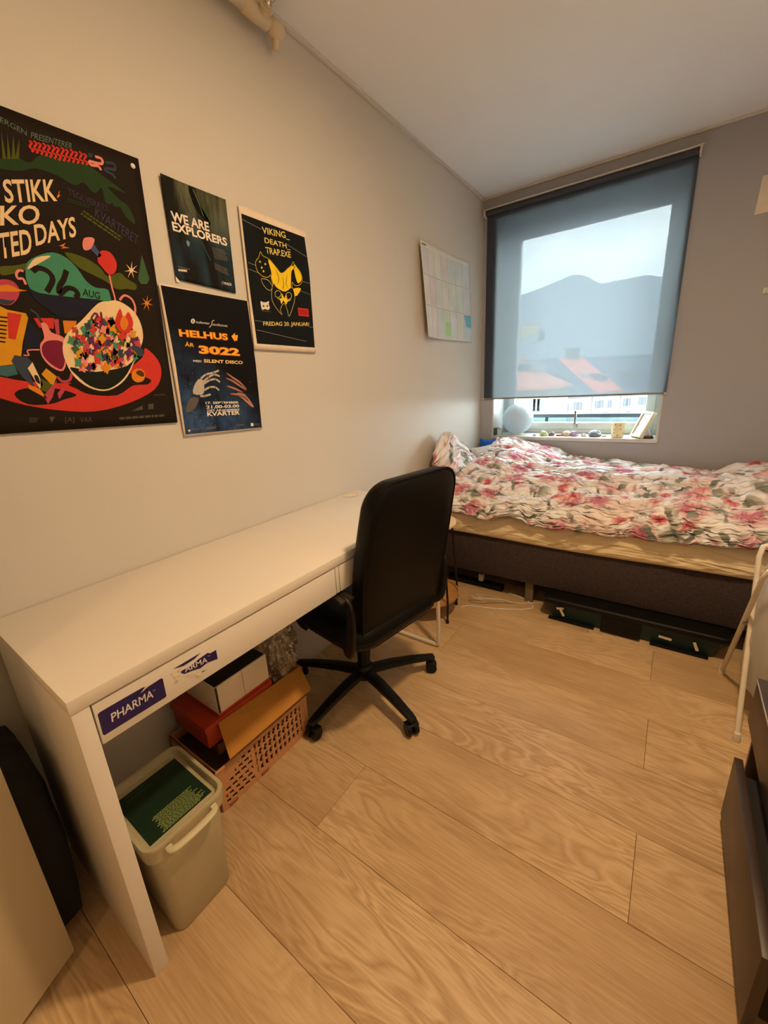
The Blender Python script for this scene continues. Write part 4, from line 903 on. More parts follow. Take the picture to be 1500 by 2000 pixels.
d2 = bx('drawer_front', ESP, 1.54, 1.558, .604, 1.09, .03, .233, .001, cd_); bx('drawer_tray', mat('drawer_inside', (30, 22, 18), .8), 1.5585, 2.0, .63, 1.07, .04, .2, .001, d2)
bx('edge_highlight', mat('lit_edge_highlight', (200, 196, 190), .3, .5), 1.5785, 1.581, .604, 1.251, .384, .3895, .0004, cd_)  # reflection on the lit top edge, painted as a pale strip

# ================================================================== laundry hamper
hp = empty('laundry_hamper', (1.78, 1.64, 0)); tag(hp, 'white X-frame laundry hamper with a sheer white bag at the right edge', 'laundry hamper')
TB = .0085
for s, (y0, y1) in enumerate(((1.457, 1.76), (1.858, 1.50))):
    xa, xb = (1.607, 1.965) if s == 0 else (1.592, 1.95)
    pth = [(xa, y0, .012), (xa - .0, y0 + (y1 - y0) * .93, .59), (xa + .008, y0 + (y1 - y0) * .98, .622), (xa + .032, y1, .634), (xb - .032, y1, .634), (xb - .008, y0 + (y1 - y0) * .98, .622), (xb, y0 + (y1 - y0) * .93, .59), (xb, y0, .012)]
    tube('frame_tube', WM, pth, TB, hp, 10)
    for x in (xa, xb):
        b = B(); lathe(b, [(.0, 0), (.011, 0), (.012, .006), (.0105, .03), (.0088, .034)], x, y0, 14); obj('foot_cap', local(b, hp), WM, hp, auto=40)
for x in (1.600, 1.957):
    b = B(); w_ = B(); sweep(b, [(x - .012, 1.646, .358), (x + .012, 1.646, .358)], circ(.005, 8)); w_.free(); obj('pivot_bolt', local(b, hp), STEEL, hp, auto=40)
Ms, g = newmat('sheer_white_mesh'); out = g.t.nodes['Material Output']; tr = g.n('BsdfTransparent'); df = g.n('BsdfDiffuse'); df.inputs[0].default_value = lin((226, 222, 212)); tl = g.n('BsdfTranslucent'); tl.inputs[0].default_value = lin((226, 222, 212)); m1 = g.n('MixShader', i_Fac=.35); m2 = g.n('MixShader', i_Fac=.28)
g.l(df.outputs[0], m1.inputs[1]); g.l(tl.outputs[0], m1.inputs[2]); g.l(m1.outputs[0], m2.inputs[1]); g.l(tr.outputs[0], m2.inputs[2]); g.l(m2.outputs[0], out.inputs[0])
b = B(); rings = []; n = 64
for j in range(22):
    t = j / 21; z = .615 - .53 * t; hy = .125 - .02 * t + .03 * math.sin(t * 3.0); hx = .155 + .012 * math.sin(t * 3); sag = .02 * t
    r = []
    for i in range(n):
        a = 2 * math.pi * i / n; ca, sa = math.cos(a), math.sin(a); k = (abs(ca) ** 3.2 + abs(sa) ** 3.2) ** (-1 / 3.2)
        w = 1 + .035 * math.sin(a * 11 + t * 3) * (.3 + t) + .02 * math.sin(a * 5 + 2)
        if t > .85: w *= 1 - .25 * ((t - .85) / .15) ** 2
        zz = z + (.02 * (abs(ca) ** 4) * -1 if j == 0 else 0)
        r.append(b.verts.new((1.779 + ca * k * hx * w, 1.64 + sa * k * hy * w, zz)))
    rings.append(r)
for A, D in zip(rings, rings[1:]):
    for i in range(n): b.faces.new((A[i], A[(i + 1) % n], D[(i + 1) % n], D[i]))
b.faces.new(rings[-1]); obj('bag', local(b, hp), Ms, hp, smooth=True)
CAN = mat('white_canvas', (232, 226, 212), .85)
for y0, dy in ((1.757, -.03), (1.503, .03)):
    b = B(); sweep(b, [(1.66, y0, .645), (1.648, y0 + dy * .3, .60), (1.634, y0 + dy, .55), (1.632, y0 + dy * 1.2, .50)], rrect(.045, .003, .001, 2), up=Vector((1, 0, 0))); obj('strap', local(b, hp), CAN, hp, auto=40)
    bx('hem_sleeve', CAN, 1.64, 1.92, y0 - .013, y0 + .013, .621, .647, .008, hp)
b = B()
bx('clothes_bundle', mat('laundry_cloth', (196, 190, 184), .9, nscale=12, namt=.15), 1.66, 1.9, 1.55, 1.73, .09, .36, .05, hp)

# ================================================================== sprinkler pipe, top left
PIP = mat('painted_pipe', (208, 190, 160), .4); pp = empty('sprinkler_pipe', (.05, .6, 2.38)); tag(pp, 'cream painted sprinkler pipe running along the wall below the ceiling', 'pipe')
PX, PZ = .055, 2.405
def cyl(name, M, y0, y1, r, bev=.002):
    b = B(); lathe(b, [(0, 0), (r - bev, 0), (r, bev), (r, y1 - y0 - bev), (r - bev, y1 - y0), (0, y1 - y0)], n=28)
    bmesh.ops.transform(b, matrix=parent_matrix(pp).inverted() @ Matrix.Translation((PX, y0, PZ)) @ Matrix.Rotation(-math.pi / 2, 4, 'X'), verts=b.verts); return obj(name, b, M, pp, auto=45)
cyl('pipe_run', PIP, -2.08, .99, .021); cyl('tee_fitting', PIP, .985, 1.085, .0245, .004); cyl('end_elbow', PIP, 1.087, 1.15, .0245, .012)
b = B(); sweep(b, [(PX, 1.128, PZ), (PX - .012, 1.128, PZ - .02), (PX - .02, 1.130, PZ - .042)], circ(.015, 16), scale=[1.1, 1, .8]); obj('end_stub', local(b, pp), PIP, pp, auto=45)
b = B(); lathe(b, [(.018, 0), (.018, .012), (.023, .013), (.023, .018), (.016, .02), (.016, .026)], n=20)
TS = Matrix.Translation((PX + .018, 1.052, PZ + .002)) @ Matrix.Rotation(math.radians(72), 4, 'Y'); bmesh.ops.transform(b, matrix=parent_matrix(pp).inverted() @ TS, verts=b.verts); obj('outlet_collar', b, PIP, pp, auto=40)
CHR = mat('chrome', (210, 200, 190), .15, 1); b = B(); lathe(b, [(.013, .024), (.014, .032), (.009, .036), (.006, .05), (.0, .05)], n=20)
for a in (0, math.pi):
    sweep(b, [(.011 * math.cos(a), .011 * math.sin(a), .034), (.014 * math.cos(a), .014 * math.sin(a), .048), (.006 * math.cos(a), .006 * math.sin(a), .062)], circ(.002, 6))
lathe(b, [(0, .062), (.016, .062), (.016, .064), (0, .065)], n=20); bmesh.ops.transform(b, matrix=parent_matrix(pp).inverted() @ TS, verts=b.verts); hd = obj('sprinkler_head', b, CHR, pp, auto=40)
b = B(); lathe(b, [(0, .05), (.0028, .05), (.0028, .061), (0, .061)], n=10); bmesh.ops.transform(b, matrix=parent_matrix(pp).inverted() @ TS, verts=b.verts); obj('glass_bulb', b, mat('red_bulb', (150, 30, 16), .1), hd, auto=40)
for y in (.0, -1.2): 
    b = B(); sweep(b, [(PX + .024 * math.cos(a), y, PZ + .024 * math.sin(a)) for a in [i * math.pi / 8 for i in range(16)]], rrect(.003, .016, .001, 1), closed=True); box(b, .0, PX - .024, y - .006, y + .006, PZ - .004, PZ + .004); obj('pipe_clip', local(b, pp), STEEL, pp, auto=40)

# ================================================================== lights with their fittings
def lamp(name, lab, loc, col, watt, r):
    o = empty(name, loc); tag(o, lab, 'lamp')
    ld = bpy.data.lights.new('bulb', 'AREA'); ld.shape = 'DISK'; ld.size = r; ld.color = col; ld.energy = watt; lo = bpy.data.objects.new('bulb', ld); C.objects.link(lo); lo.parent = o; lo.location = (0, 0, -.048)
    b = B(); lathe(b, [(0, .005), (r * .5 + .02, .005), (r * .5 + .024, -.002), (r * .5 + .02, -.045), (r * .5 + .004, -.05), (r * .5 + .002, -.04), (r * .5 + .002, -.01), (0, -.01)], n=40); obj('housing', b, PVC, o, auto=40)
    return o
lamp('ceiling_lamp', 'round white ceiling lamp in the middle of the room, above the frame', (1.33, .85, 2.48), CEIL_COL, CEIL_W, .16)
lamp('ceiling_lamp', 'round white ceiling lamp near the entrance, behind the camera', (1.0, -1.3, 2.48), HALL_COL, HALL_W, .16)

# things on the back wall at the right edge
pn = empty('paper_note', (1.66, 3.085, 2.1)); tag(pn, 'small cream paper note pinned high on the back wall at the right edge', 'note')
b = B(); slab(b, [base(pn, p) for p in (Vector((1.512, 3.088, 2.02)), Vector((1.76, 3.088, 2.03)), Vector((1.76, 3.088, 2.185)), Vector((1.52, 3.088, 2.195)))], (0, -1, 0), .0015); obj('sheet', b, mat('note_paper', (226, 214, 194), .8), pn)
b = B(); lathe(b, [(0, 0), (.005, .001), (.006, .004), (0, .007)], n=14); bmesh.ops.transform(b, matrix=parent_matrix(pn).inverted() @ Matrix.Translation((1.64, 3.0865, 2.17)) @ Matrix.Rotation(math.pi / 2, 4, 'X'), verts=b.verts); obj('pin', b, PVC, pn, auto=50)
hk = empty('wall_hook', (1.618, 3.088, 1.64)); tag(hk, 'tiny white adhesive hook on the back wall below the paper note', 'hook')
bx('plate', PVC, 1.606, 1.63, 3.084, 3.09, 1.625, 1.655, .002, hk); tube('prong', PVC, [(1.618, 3.085, 1.632), (1.618, 3.07, 1.628), (1.618, 3.064, 1.64)], .003, hk, 8, 4)

# ================================================================== posters (flat print built as thin layers on each sheet)
def flat(name, col, rough=.8): return mat('print_' + name, col, rough, nscale=30, namt=.05, spec=.12)
def P2W(q, x): return [pt(a, c, 0, x) for a, c in q]
class Poster:
    def __init__(s, name, lab, corners, M, x=.004, warp=None, group='posters on the left wall'):
        c = [Vector(k) if len(k) == 3 else pt(k[0], k[1], 0, x) for k in corners]      # top-left, top-right, bottom-right, bottom-left
        mid = sum(c, Vector()) / 4; s.o = empty(name, mid); tag(s.o, lab, 'poster', group); s.x = x; s.warp = warp or (lambda p: 0); s.c = c; s.mid = mid; s.k = 0; s.cache = {}
        n = 24; b = B(); G = []
        for j in range(n + 1):
            r = []
            for i in range(n + 1):
                u, v = i / n, j / n; p = (c[0] * (1 - u) + c[1] * u) * (1 - v) + (c[3] * (1 - u) + c[2] * u) * v
                p.x = x + s.warp(p); r.append(b.verts.new(p - mid))
            G.append(r)
        for j in range(n):
            for i in range(n): b.faces.new((G[j][i], G[j][i + 1], G[j + 1][i + 1], G[j + 1][i]))
        o = obj('sheet', b, M, s.o, smooth=True); so = o.modifiers.new('t', 'SOLIDIFY'); so.thickness = .0004; so.offset = -1
    def lift(s, k): return s.x + .0004 + .00022 * k
    def shape(s, name, pts, M, k=1, smooth=0, closed=True, sub=0):
        p = P2W(pts, s.x)
        if smooth: p = smooth_path(p, smooth, True)
        b = B(); vs = [b.verts.new((0, q.y, q.z)) for q in p]; b.faces.new(vs).normal_update(); bmesh.ops.triangulate(b, faces=b.faces)
        if sub: bmesh.ops.subdivide_edges(b, edges=list(b.edges), cuts=sub, use_grid_fill=True)
        for v in b.verts: v.co.x = s.lift(k) + s.warp(v.co)
        for v in b.verts: v.co -= s.mid
        return obj(name, b, M, s.o)
    def line(s, name, pts, w, M, k=2, smooth=0, closed=False, taper=False):
        """a ribbon of width w metres through the points"""
        p = [Vector((0, q.y, q.z)) for q in P2W(pts, s.x)]
        if smooth: p = smooth_path(p, smooth, closed)
        n = len(p); b = B(); L = []
        for i in range(n):
            a = p[i - 1] if (i or closed) else p[i]; c = p[(i + 1) % n] if (i < n - 1 or closed) else p[i]; t = (c - a).normalized(); nn = Vector((0, -t.z, t.y)); ww = w / 2 * (math.sin(math.pi * (i + .4) / (n - .2)) if taper else 1)
            r = []
            for sg in (1, -1):
                q = p[i] + nn * ww * sg; q.x = s.lift(k) + s.warp(q); r.append(b.verts.new(q - s.mid))
            L.append(r)
        for i in range(n if closed else n - 1): j = (i + 1) % n; b.faces.new((L[i][0], L[i][1], L[j][1], L[j][0]))
        return obj(name, b, M, s.o)
    def text(s, t, O, U, V, M, k=3, bold=.0, name='lettering'):
        """O bottom-left, U bottom-right, V top-left, all in photo pixels"""
        o, u, v = P2W((O, U, V), s.x); q = lettering(name, t, o, u - o, v - o, M, s.o, bold, 0)
        for w in q.data.vertices: w.co.x = s.lift(k) + s.warp(w.co + s.mid) - s.mid.x
        return q
    def prints(s, name, O, U, V, rows, M, k=2, fill=.55, seed=1, ragged=.15):
        """rows of print too small to read"""
        o, u, v = P2W((O, U, V), s.x); u -= o; v -= o; b = B(); rn = random.Random(seed)
        for r in range(rows):
            v1 = 1 - r / rows; v0 = v1 - fill / rows; a = 0; end = 1 - rn.uniform(0, ragged)
            while a < end:
                w = min(rn.uniform(.04, .12), end - a); q = []
                for aa, bb in ((a, v0), (a + w, v0), (a + w, v1), (a, v1)):
                    c = o + u * aa + v * bb; c.x = s.lift(k) + s.warp(c); q.append(b.verts.new(c - s.mid))
                b.faces.new(q); a += w + .02
        return obj(name, b, M, s.o)

# ---- 1: the big illustrated poster
BGD = flat('brown_black', (34, 25, 18), .7)
def z1(x, y): return (x / 4.2857, 180 + y / 4.2857)
def z2(x, y): return (x / 4.2857, 500 + y / 4.2857)
def m1_(q, f=z1): return [f(*k) for k in q]
A = Poster('festival_poster', 'largest poster, dark with a green pitcher numbered 26 above a red table', [Vector((.004, .090, 1.878)), (270, 310), (347, 825), Vector((.004, .062, 1.187))], BGD, .007)
DG, OL, LG = flat('dark_green', (44, 66, 38)), flat('olive', (84, 92, 34)), flat('leaf_green', (66, 98, 66)); CRM = flat('cream', (236, 206, 160)); REDP = flat('red', (206, 58, 50)); PNK = flat('pink', (232, 140, 130)); SLB = flat('slate_blue', (58, 66, 84)); TUR = flat('sea_green', (70, 140, 112)); NVY = flat('dark_blue', (34, 36, 52)); ORP = flat('orange', (222, 132, 40)); MAG = flat('magenta', (186, 72, 92)); YEL = flat('amber', (216, 152, 36)); PUR = flat('dusk_purple', (70, 62, 84))
A.shape('foliage', m1_([(0, 560), (120, 540), (250, 590), (330, 530), (500, 540), (600, 590), (720, 600), (830, 680), (940, 760), (1055, 850), (900, 790), (1000, 900), (1075, 960), (1135, 1105), (1050, 1040), (1000, 950), (1005, 960), (950, 955), (930, 870), (935, 935), (880, 920), (850, 800), (790, 850), (700, 760), (620, 780), (480, 700), (300, 640), (180, 660), (0, 640)]), DG, 1, 3)
for q in ([(10, 330), (50, 560), (20, 560)], [(60, 350), (90, 560), (60, 560)], [(110, 360), (130, 560), (95, 560)], [(160, 390), (160, 560), (125, 560)]): A.shape('leaf', m1_(q), OL, 2)
A.text('ERGEN', z1(0, 250), z1(222, 368), z1(0, 205), flat('grey_green', (104, 122, 108)), 3)
A.text('PRESENTERER', z1(255, 385), z1(600, 478), z1(262, 335), flat('grey_green', (104, 122, 108)), 3)
for i in range(13):
    x = 240 + i * 38; y = 400 + i * 9; A.line('squiggle_letter', m1_([(x, y + (0 if i % 2 else 12)), (x + 26, y + 22), (x + 6, y + 60), (x + 40, y + 84), (x + 24, y + 118 - abs(i - 6) * 3)]), .0042, REDP, 3, 3)
A.line('numeral', m1_([(795, 540), (850, 560), (850, 600), (790, 590), (750, 580), (760, 610), (820, 620), (845, 655)]), .0062, PNK, 3, 3)
A.line('numeral', m1_([(880, 590), (950, 600), (960, 650), (900, 640), (875, 655), (940, 690), (965, 725)]), .0062, SLB, 3, 3)
A.shape('apostrophe', m1_([(735, 510), (775, 515), (765, 550), (740, 545)]), SLB, 3)
for t_, q, bo in (('STIKK', [(45, 930), (480, 915), (15, 730)], .02), ('KO', [(0, 1120), (330, 1105), (0, 950)], .02), ('TED', [(0, 1400), (270, 1350), (-20, 1185)], .02), ('DAYS', [(300, 1290), (640, 1210), (280, 1110)], .02)):
    A.text(t_, z1(*q[0]), z1(*q[1]), z1(*q[2]), CRM, 3, bo)
A.text('TEGLVERKET', z1(575, 860), z1(915, 1010), z1(560, 800), PUR, 3); A.text('KVARTERET', z1(790, 1040), z1(1150, 1280), z1(800, 960), PUR, 3)
A.prints('fine_print', z1(570, 930), z1(760, 985), z1(565, 890), 2, DG, 3); A.prints('fine_print', z1(660, 1030), z1(1000, 1260), z1(700, 990), 2, OL, 3, seed=4)
for q, M_ in (([(475, 870), (500, 840), (495, 825), (485, 852), (505, 862), (480, 890)], ORP), ([(490, 1290), (550, 1262), (530, 1290), (580, 1305), (510, 1310), (530, 1292)], ORP)): A.shape('spark', m1_(q), M_, 3)
for cx_, cy_, r_, M_ in ((1098, 120, 60, CRM), (1228, 395, 55, ORP)):
    A.shape('star', m1_([(cx_ + (r_ if k % 2 == 0 else r_ * .22) * math.cos(k * math.pi / 7 + .3), cy_ + (r_ * 1.25 if k % 2 == 0 else r_ * .22) * math.sin(k * math.pi / 7 + .3)) for k in range(14)], z2), M_, 3)
A.shape('drop', m1_([(1185, -10), (1250, 190), (1230, 235), (1180, 235), (1155, 195)], z2), LG, 2)
A.shape('horn', m1_([(740, 1300), (790, 1230), (780, 1265), (850, 1370), (825, 1385)]), flat('denim', (70, 84, 130)), 3); A.shape('horn_mouth', m1_([(690, 1290), (700, 1225), (760, 1215), (790, 1240), (760, 1310), (710, 1325)]), PNK, 4, 3)
A.shape('red_bulb', m1_([(815, 40), (840, -40), (920, -30), (975, 60), (960, 140), (910, 155), (850, 90)], z2), REDP, 3, 3)
A.line('stem', m1_([(915, 160), (935, 260), (955, 330), (965, 380)], z2), .004, PNK, 3, 3)
A.shape('foliage', m1_([(540, -30), (700, 10), (830, 90), (900, 170), (1000, 140), (1060, 190), (1140, 240), (1130, 285), (1060, 275), (980, 280), (880, 210), (760, 150), (650, 90)], z2), OL, 1, 3); A.shape('foliage', m1_([(0, 90), (120, 80), (240, 60), (230, 110), (60, 160), (0, 150)], z2), OL, 1, 3)
A.shape('red_table', m1_([(-280, 1040), (-100, 1010), (0, 1010), (230, 1050), (620, 1060), (1000, 980), (1190, 850), (1215, 770), (1320, 870), (1350, 990), (1290, 1120), (1080, 1230), (800, 1300), (480, 1290), (200, 1245), (0, 1190), (-280, 1120)], z2), REDP, 1, 3)
A.shape('table_shadow', m1_([(120, 1160), (200, 1110), (420, 1100), (640, 1160), (540, 1200), (420, 1240), (230, 1240)], z2), BGD, 2, 3); A.shape('table_shadow', m1_([(600, 1060), (1060, 980), (1200, 1010), (1265, 1040), (1230, 1075), (1110, 1085), (980, 1165), (760, 1160), (640, 1110)], z2), BGD, 2, 3)
A.shape('pitcher', m1_([(225, 60), (300, 5), (440, -30), (560, 20), (650, 110), (720, 210), (800, 265), (880, 275), (915, 310), (945, 480), (890, 470), (860, 380), (700, 390), (560, 400), (420, 370), (290, 320), (230, 230), (212, 150)], z2), TUR, 3, 3)
A.shape('pitcher_base', m1_([(235, 265), (330, 310), (600, 345), (860, 375), (760, 440), (640, 520), (500, 510), (390, 440), (280, 350)], z2), NVY, 4, 3)
A.shape('pitcher_rim', m1_([(235, 90), (300, 15), (425, 0), (330, 60), (240, 110)], z2), CRM, 4, 3)
A.line('numeral', m1_([(270, 130), (320, 100), (400, 130), (440, 190), (420, 250), (390, 300)], z2), .0115, BGD, 5, 3); A.line('numeral', m1_([(555, 120), (530, 200), (495, 260), (500, 320), (560, 270), (620, 280), (650, 320), (630, 350)], z2), .0115, BGD, 5, 3)
A.text('AUG', z2(690, 330), z2(835, 365), z2(690, 270), BGD, 5, .01)
A.line('pitcher_handle', m1_([(215, 240), (190, 190), (150, 190), (135, 150), (160, 120), (195, 130)], z2), .005, PNK, 4, 3)
A.shape('planet', m1_([(-60, 330), (-60, 230), (20, 195), (110, 215), (160, 280), (150, 350), (90, 410), (0, 400)], z2), MAG, 3, 3); A.shape('planet_band', m1_([(-60, 270), (60, 240), (165, 280), (225, 290), (120, 300), (0, 300), (-60, 320)], z2), ORP, 4, 3); A.shape('planet_cap', m1_([(0, 360), (80, 372), (125, 370), (70, 410), (0, 395)], z2), SLB, 4, 3)
A.shape('building', m1_([(-200, 420), (0, 420), (60, 450), (215, 480), (235, 520), (190, 720), (170, 900), (0, 920), (-200, 900)], z2), YEL, 2)
A.shape('building_wall', m1_([(60, 470), (180, 490), (130, 700), (70, 690)], z2), REDP, 3); A.shape('building_side', m1_([(245, 540), (345, 660), (330, 760), (190, 800), (200, 690)], z2), NVY, 3)
for k in range(7): A.shape('window_stripe', m1_([(-40, 500 + k * 34), (66 - k * 3, 512 + k * 34), (60 - k * 3, 524 + k * 34), (-40, 512 + k * 34)], z2), BGD, 3)
A.shape('wall_panel', m1_([(280, 520), (450, 520), (450, 610), (330, 600)], z2), REDP, 2); A.shape('wall_panel', m1_([(525, 540), (640, 545), (620, 640), (540, 650)], z2), ORP, 2); A.shape('wall_panel', m1_([(450, 530), (490, 530), (500, 660), (470, 660)], z2), MAG, 2)
A.line('wand', m1_([(250, 450), (300, 480), (350, 560)], z2), .005, SLB, 3, 3)
A.shape('round_flask', m1_([(340, 560), (390, 570), (430, 640), (540, 690), (560, 830), (530, 960), (430, 930), (350, 840), (335, 740), (370, 680)], z2), PNK, 3, 3); A.shape('flask_wine', m1_([(350, 760), (400, 710), (520, 720), (545, 830), (520, 945), (440, 915), (365, 840)], z2), flat('wine', (122, 34, 62)), 4, 3)
A.shape('teal_block', m1_([(-60, 930), (120, 910), (150, 990), (60, 1010), (-60, 990)], z2), flat('teal', (64, 104, 110)), 3)
A.shape('packet_side', m1_([(95, 880), (120, 830), (230, 850), (280, 900), (240, 960), (290, 1100), (180, 1010)], z2), flat('steel_blue', (60, 70, 88)), 4); A.shape('packet_front', m1_([(230, 940), (270, 890), (360, 1080), (330, 1110)], z2), CRM, 5); A.shape('packet_eye', m1_([(285, 1000), (315, 1005), (335, 1070), (300, 1050)], z2), NVY, 6, 3)
A.shape('packet_flap', m1_([(345, 990), (385, 940), (475, 1010), (440, 1090)], z2), YEL, 4); A.shape('packet_flap', m1_([(335, 1020), (440, 1080), (390, 1140), (340, 1120)], z2), OL, 5); A.shape('packet_tip', m1_([(365, 1170), (475, 1040), (440, 1180), (400, 1240)], z2), MAG, 5); A.shape('packet_base', m1_([(230, 1075), (330, 1110), (400, 1200), (330, 1160), (240, 1110)], z2), ORP, 5); A.shape('packet_tip', m1_([(480, 1150), (530, 1090), (545, 1120), (495, 1200)], z2), MAG, 4)
A.line('curl', m1_([(195, 830), (240, 830), (230, 790), (330, 785)], z2), .003, PNK, 4, 3); A.line('curl', m1_([(480, 1010), (520, 1050), (580, 1040), (600, 980)], z2), .006, MAG, 4, 3)
A.line('ring_handle', m1_([(1000, 370), (1040, 330), (1100, 360), (1130, 430), (1125, 500)], z2), .0055, PNK, 3, 3)
bowl = [(815, 400), (900, 380), (980, 375), (1080, 430), (1150, 510), (1190, 620), (1190, 720), (1140, 840), (1070, 1000), (980, 1090), (870, 1130), (740, 1100), (620, 1010), (545, 880), (522, 760), (560, 650), (680, 540)]
A.shape('bowl', m1_(bowl, z2), CRM, 6, 3)
A.shape('bowl_wine', m1_([(590, 930), (800, 970), (1060, 920), (1130, 840), (1060, 990), (970, 1080), (870, 1118), (750, 1088), (640, 1000)], z2), flat('black_green', (30, 34, 28)), 7, 3)
rnp = random.Random(11); cols_ = [REDP, ORP, LG, MAG, SLB, PNK, YEL, TUR, flat('plum', (96, 46, 92)), REDP, OL]
for k in range(230):
    x = rnp.uniform(585, 1160); y = rnp.uniform(500, 940)
    cx_, cy_ = 865, 745
    if ((x - cx_) / 300) ** 2 + ((y - cy_) / 235) ** 2 > 1: continue
    if x < 720 and y < 610: continue
    r_ = rnp.uniform(18, 42); a_ = rnp.uniform(0, 6.28); st_ = rnp.uniform(.3, .6)
    A.shape('flower_blot', m1_([(x + r_ * (1 if j % 2 == 0 else .55) * math.cos(a_ + j * .785), y + r_ * (1 if j % 2 == 0 else .55) * math.sin(a_ + j * .785) * 1.3) for j in range(8)], z2), cols_[k % len(cols_)], 8 + k % 7, 2)
A.shape('flame', m1_([(960, 560), (1000, 440), (1030, 520), (1070, 470), (1110, 560), (1080, 640), (1010, 640)], z2), REDP, 15, 3); A.shape('flame', m1_([(1000, 560), (1030, 500), (1070, 560), (1045, 620), (1015, 610)], z2), ORP, 16, 3)
A.line('swirl', m1_([(760, 520), (790, 480), (815, 500), (790, 540), (820, 600), (850, 560), (840, 470)], z2), .004, flat('plum', (96, 46, 92)), 16, 3); A.shape('blue_fish', m1_([(1085, 760), (1140, 755), (1195, 790), (1190, 840), (1150, 835), (1125, 800)], z2), flat('steel_blue', (60, 70, 88)), 16, 3)
A.shape('orange_ball', m1_([(1100, 990), (1125, 950), (1180, 945), (1212, 985), (1200, 1040), (1150, 1058), (1110, 1035)], z2), ORP, 5, 3); A.shape('ball_dark', m1_([(1135, 975), (1170, 955), (1205, 985), (1195, 1010), (1160, 1000)], z2), flat('brown', (92, 52, 24)), 6, 3)
LOGO = flat('faint_grey', (84, 80, 68))
A.text('VAA', z2(670, 1395), z2(770, 1390), z2(668, 1350), LOGO, 3); A.text('[A]', z2(545, 1400), z2(622, 1398), z2(543, 1350), LOGO, 3); A.shape('logo_mark', m1_([(412, 1345), (460, 1345), (430, 1395)], z2), LOGO, 3)
A.prints('sponsor_print', z2(245, 1400), z2(320, 1398), z2(243, 1355), 3, LOGO, 3); A.prints('sponsor_print', z2(1000, 1375), z2(1410, 1345), z2(998, 1350), 1, LOGO, 3, .8, 5); A.shape('logo_mark', m1_([(1100, 1300), (1190, 1250), (1195, 1285)], z2), LOGO, 3); A.shape('logo_mark', m1_([(1240, 1240), (1285, 1235), (1285, 1280), (1240, 1285)], z2), LOGO, 3); A.prints('sponsor_print', z2(1290, 1175), z2(1380, 1170), z2(1290, 1160), 1, LOGO, 3)
pin = B(); lathe(pin, [(0, 0), (.0055, 0), (.0062, .003), (.004, .0055), (0, .006)], n=18); c_ = pt(258.5, 325, 0, .006)
bmesh.ops.transform(pin, matrix=Matrix.Translation(c_ + Vector((.0008, 0, 0))) @ Matrix.Rotation(math.pi / 2, 4, 'Y'), verts=pin.verts); bmesh.ops.transform(pin, matrix=Matrix.Translation(-A.mid), verts=pin.verts); obj('drawing_pin', pin, mat('pin_white', (240, 232, 226), .3), A.o, auto=50)

# ---- 2: underwater poster
Mu, g = newmat('underwater_print'); tcn = g.n('TexCoord'); n1 = g.n('TexNoise', i_Scale=5.0, i_Detail=4.0); mp_ = g.n('Mapping'); mp_.inputs['Rotation'].default_value = (math.radians(24), 0, 0); mp_.inputs['Scale'].default_value = (1, 3.2, .8); g.l(tcn.outputs['Object'], mp_.inputs[0]); g.l(mp_.outputs[0], n1.inputs['Vector'])
sp = g.n('SeparateXYZ'); g.l(tcn.outputs['Object'], sp.inputs[0]); up_ = g.n('MapRange', i_From_Min=-.02, i_From_Max=.14); g.l(sp.outputs[2], up_.inputs[0])
f_ = g.n('MapRange', i_From_Min=.42, i_From_Max=.66); g.l(n1.outputs['Fac'], f_.inputs[0])
c_a = g.mix(f_.outputs[0], lin((20, 16, 16)), lin((34, 58, 70))); c_b = g.mix(f_.outputs[0], lin((26, 26, 20)), lin((120, 122, 90))); g.l(g.mix(up_.outputs[0], c_a, c_b), g.b.inputs['Base Color']); g.b.inputs['Roughness'].default_value = .7; g.b.inputs['Specular IOR Level'].default_value = .15
def z3(x, y): return (290 + x / 4.2857, 320 + y / 4.2857)
Bp = Poster('diving_poster', 'small dark underwater poster reading WE ARE EXPLORERS, topmost of the smaller ones', [z3(90, 80), z3(645, 300), z3(732, 1085), z3(230, 965)], Mu, .005, lambda p: .004 * max(0, 1 - (p - pt(313, 339, 0, .005)).length / .06))
WHT = flat('white', (240, 226, 210)); GRY = flat('grey', (116, 106, 98)); GLS = flat('glint', (150, 160, 140))
Bp.shape('fin', m1_([(330, 190), (370, 205), (430, 340), (520, 500), (490, 500), (400, 390), (360, 300)], z3), flat('fin_black', (16, 16, 14)), 1, 2); Bp.line('glint', m1_([(370, 215), (420, 330), (460, 440)], z3), .0012, GLS, 2, 3); Bp.line('glint', m1_([(265, 190), (310, 340), (370, 450)], z3), .0012, flat('fin_black', (16, 16, 14)), 2, 3)
Bp.shape('green_light', m1_([(430, 330), (470, 380), (520, 470), (500, 480), (445, 400)], z3), flat('moss', (58, 84, 40)), 1, 2); Bp.shape('blue_glow', m1_([(320, 640), (345, 660), (335, 695), (318, 670)], z3), flat('pale_blue', (112, 146, 156)), 2, 2); Bp.line('beam', m1_([(440, 650), (520, 810)], z3), .0015, flat('pale_blue2', (70, 110, 124)), 2)
Bp.text('WE ARE', z3(193, 478), z3(510, 570), z3(180, 392), WHT, 3, .03); Bp.text('EXPLORERS', z3(205, 560), z3(660, 692), z3(190, 480), WHT, 3, .03)
Bp.prints('fine_print', z3(555, 800), z3(672, 822), z3(530, 700), 7, GRY, 2, .4, 2); Bp.prints('fine_print', z3(560, 890), z3(680, 945), z3(550, 830), 5, GRY, 2, .4, 3); Bp.prints('fine_print', z3(250, 900), z3(325, 908), z3(248, 880), 1, WHT, 2, .9, 4); Bp.prints('fine_print', z3(247, 868), z3(357, 895), z3(245, 856), 1, GRY, 2, .7, 5)
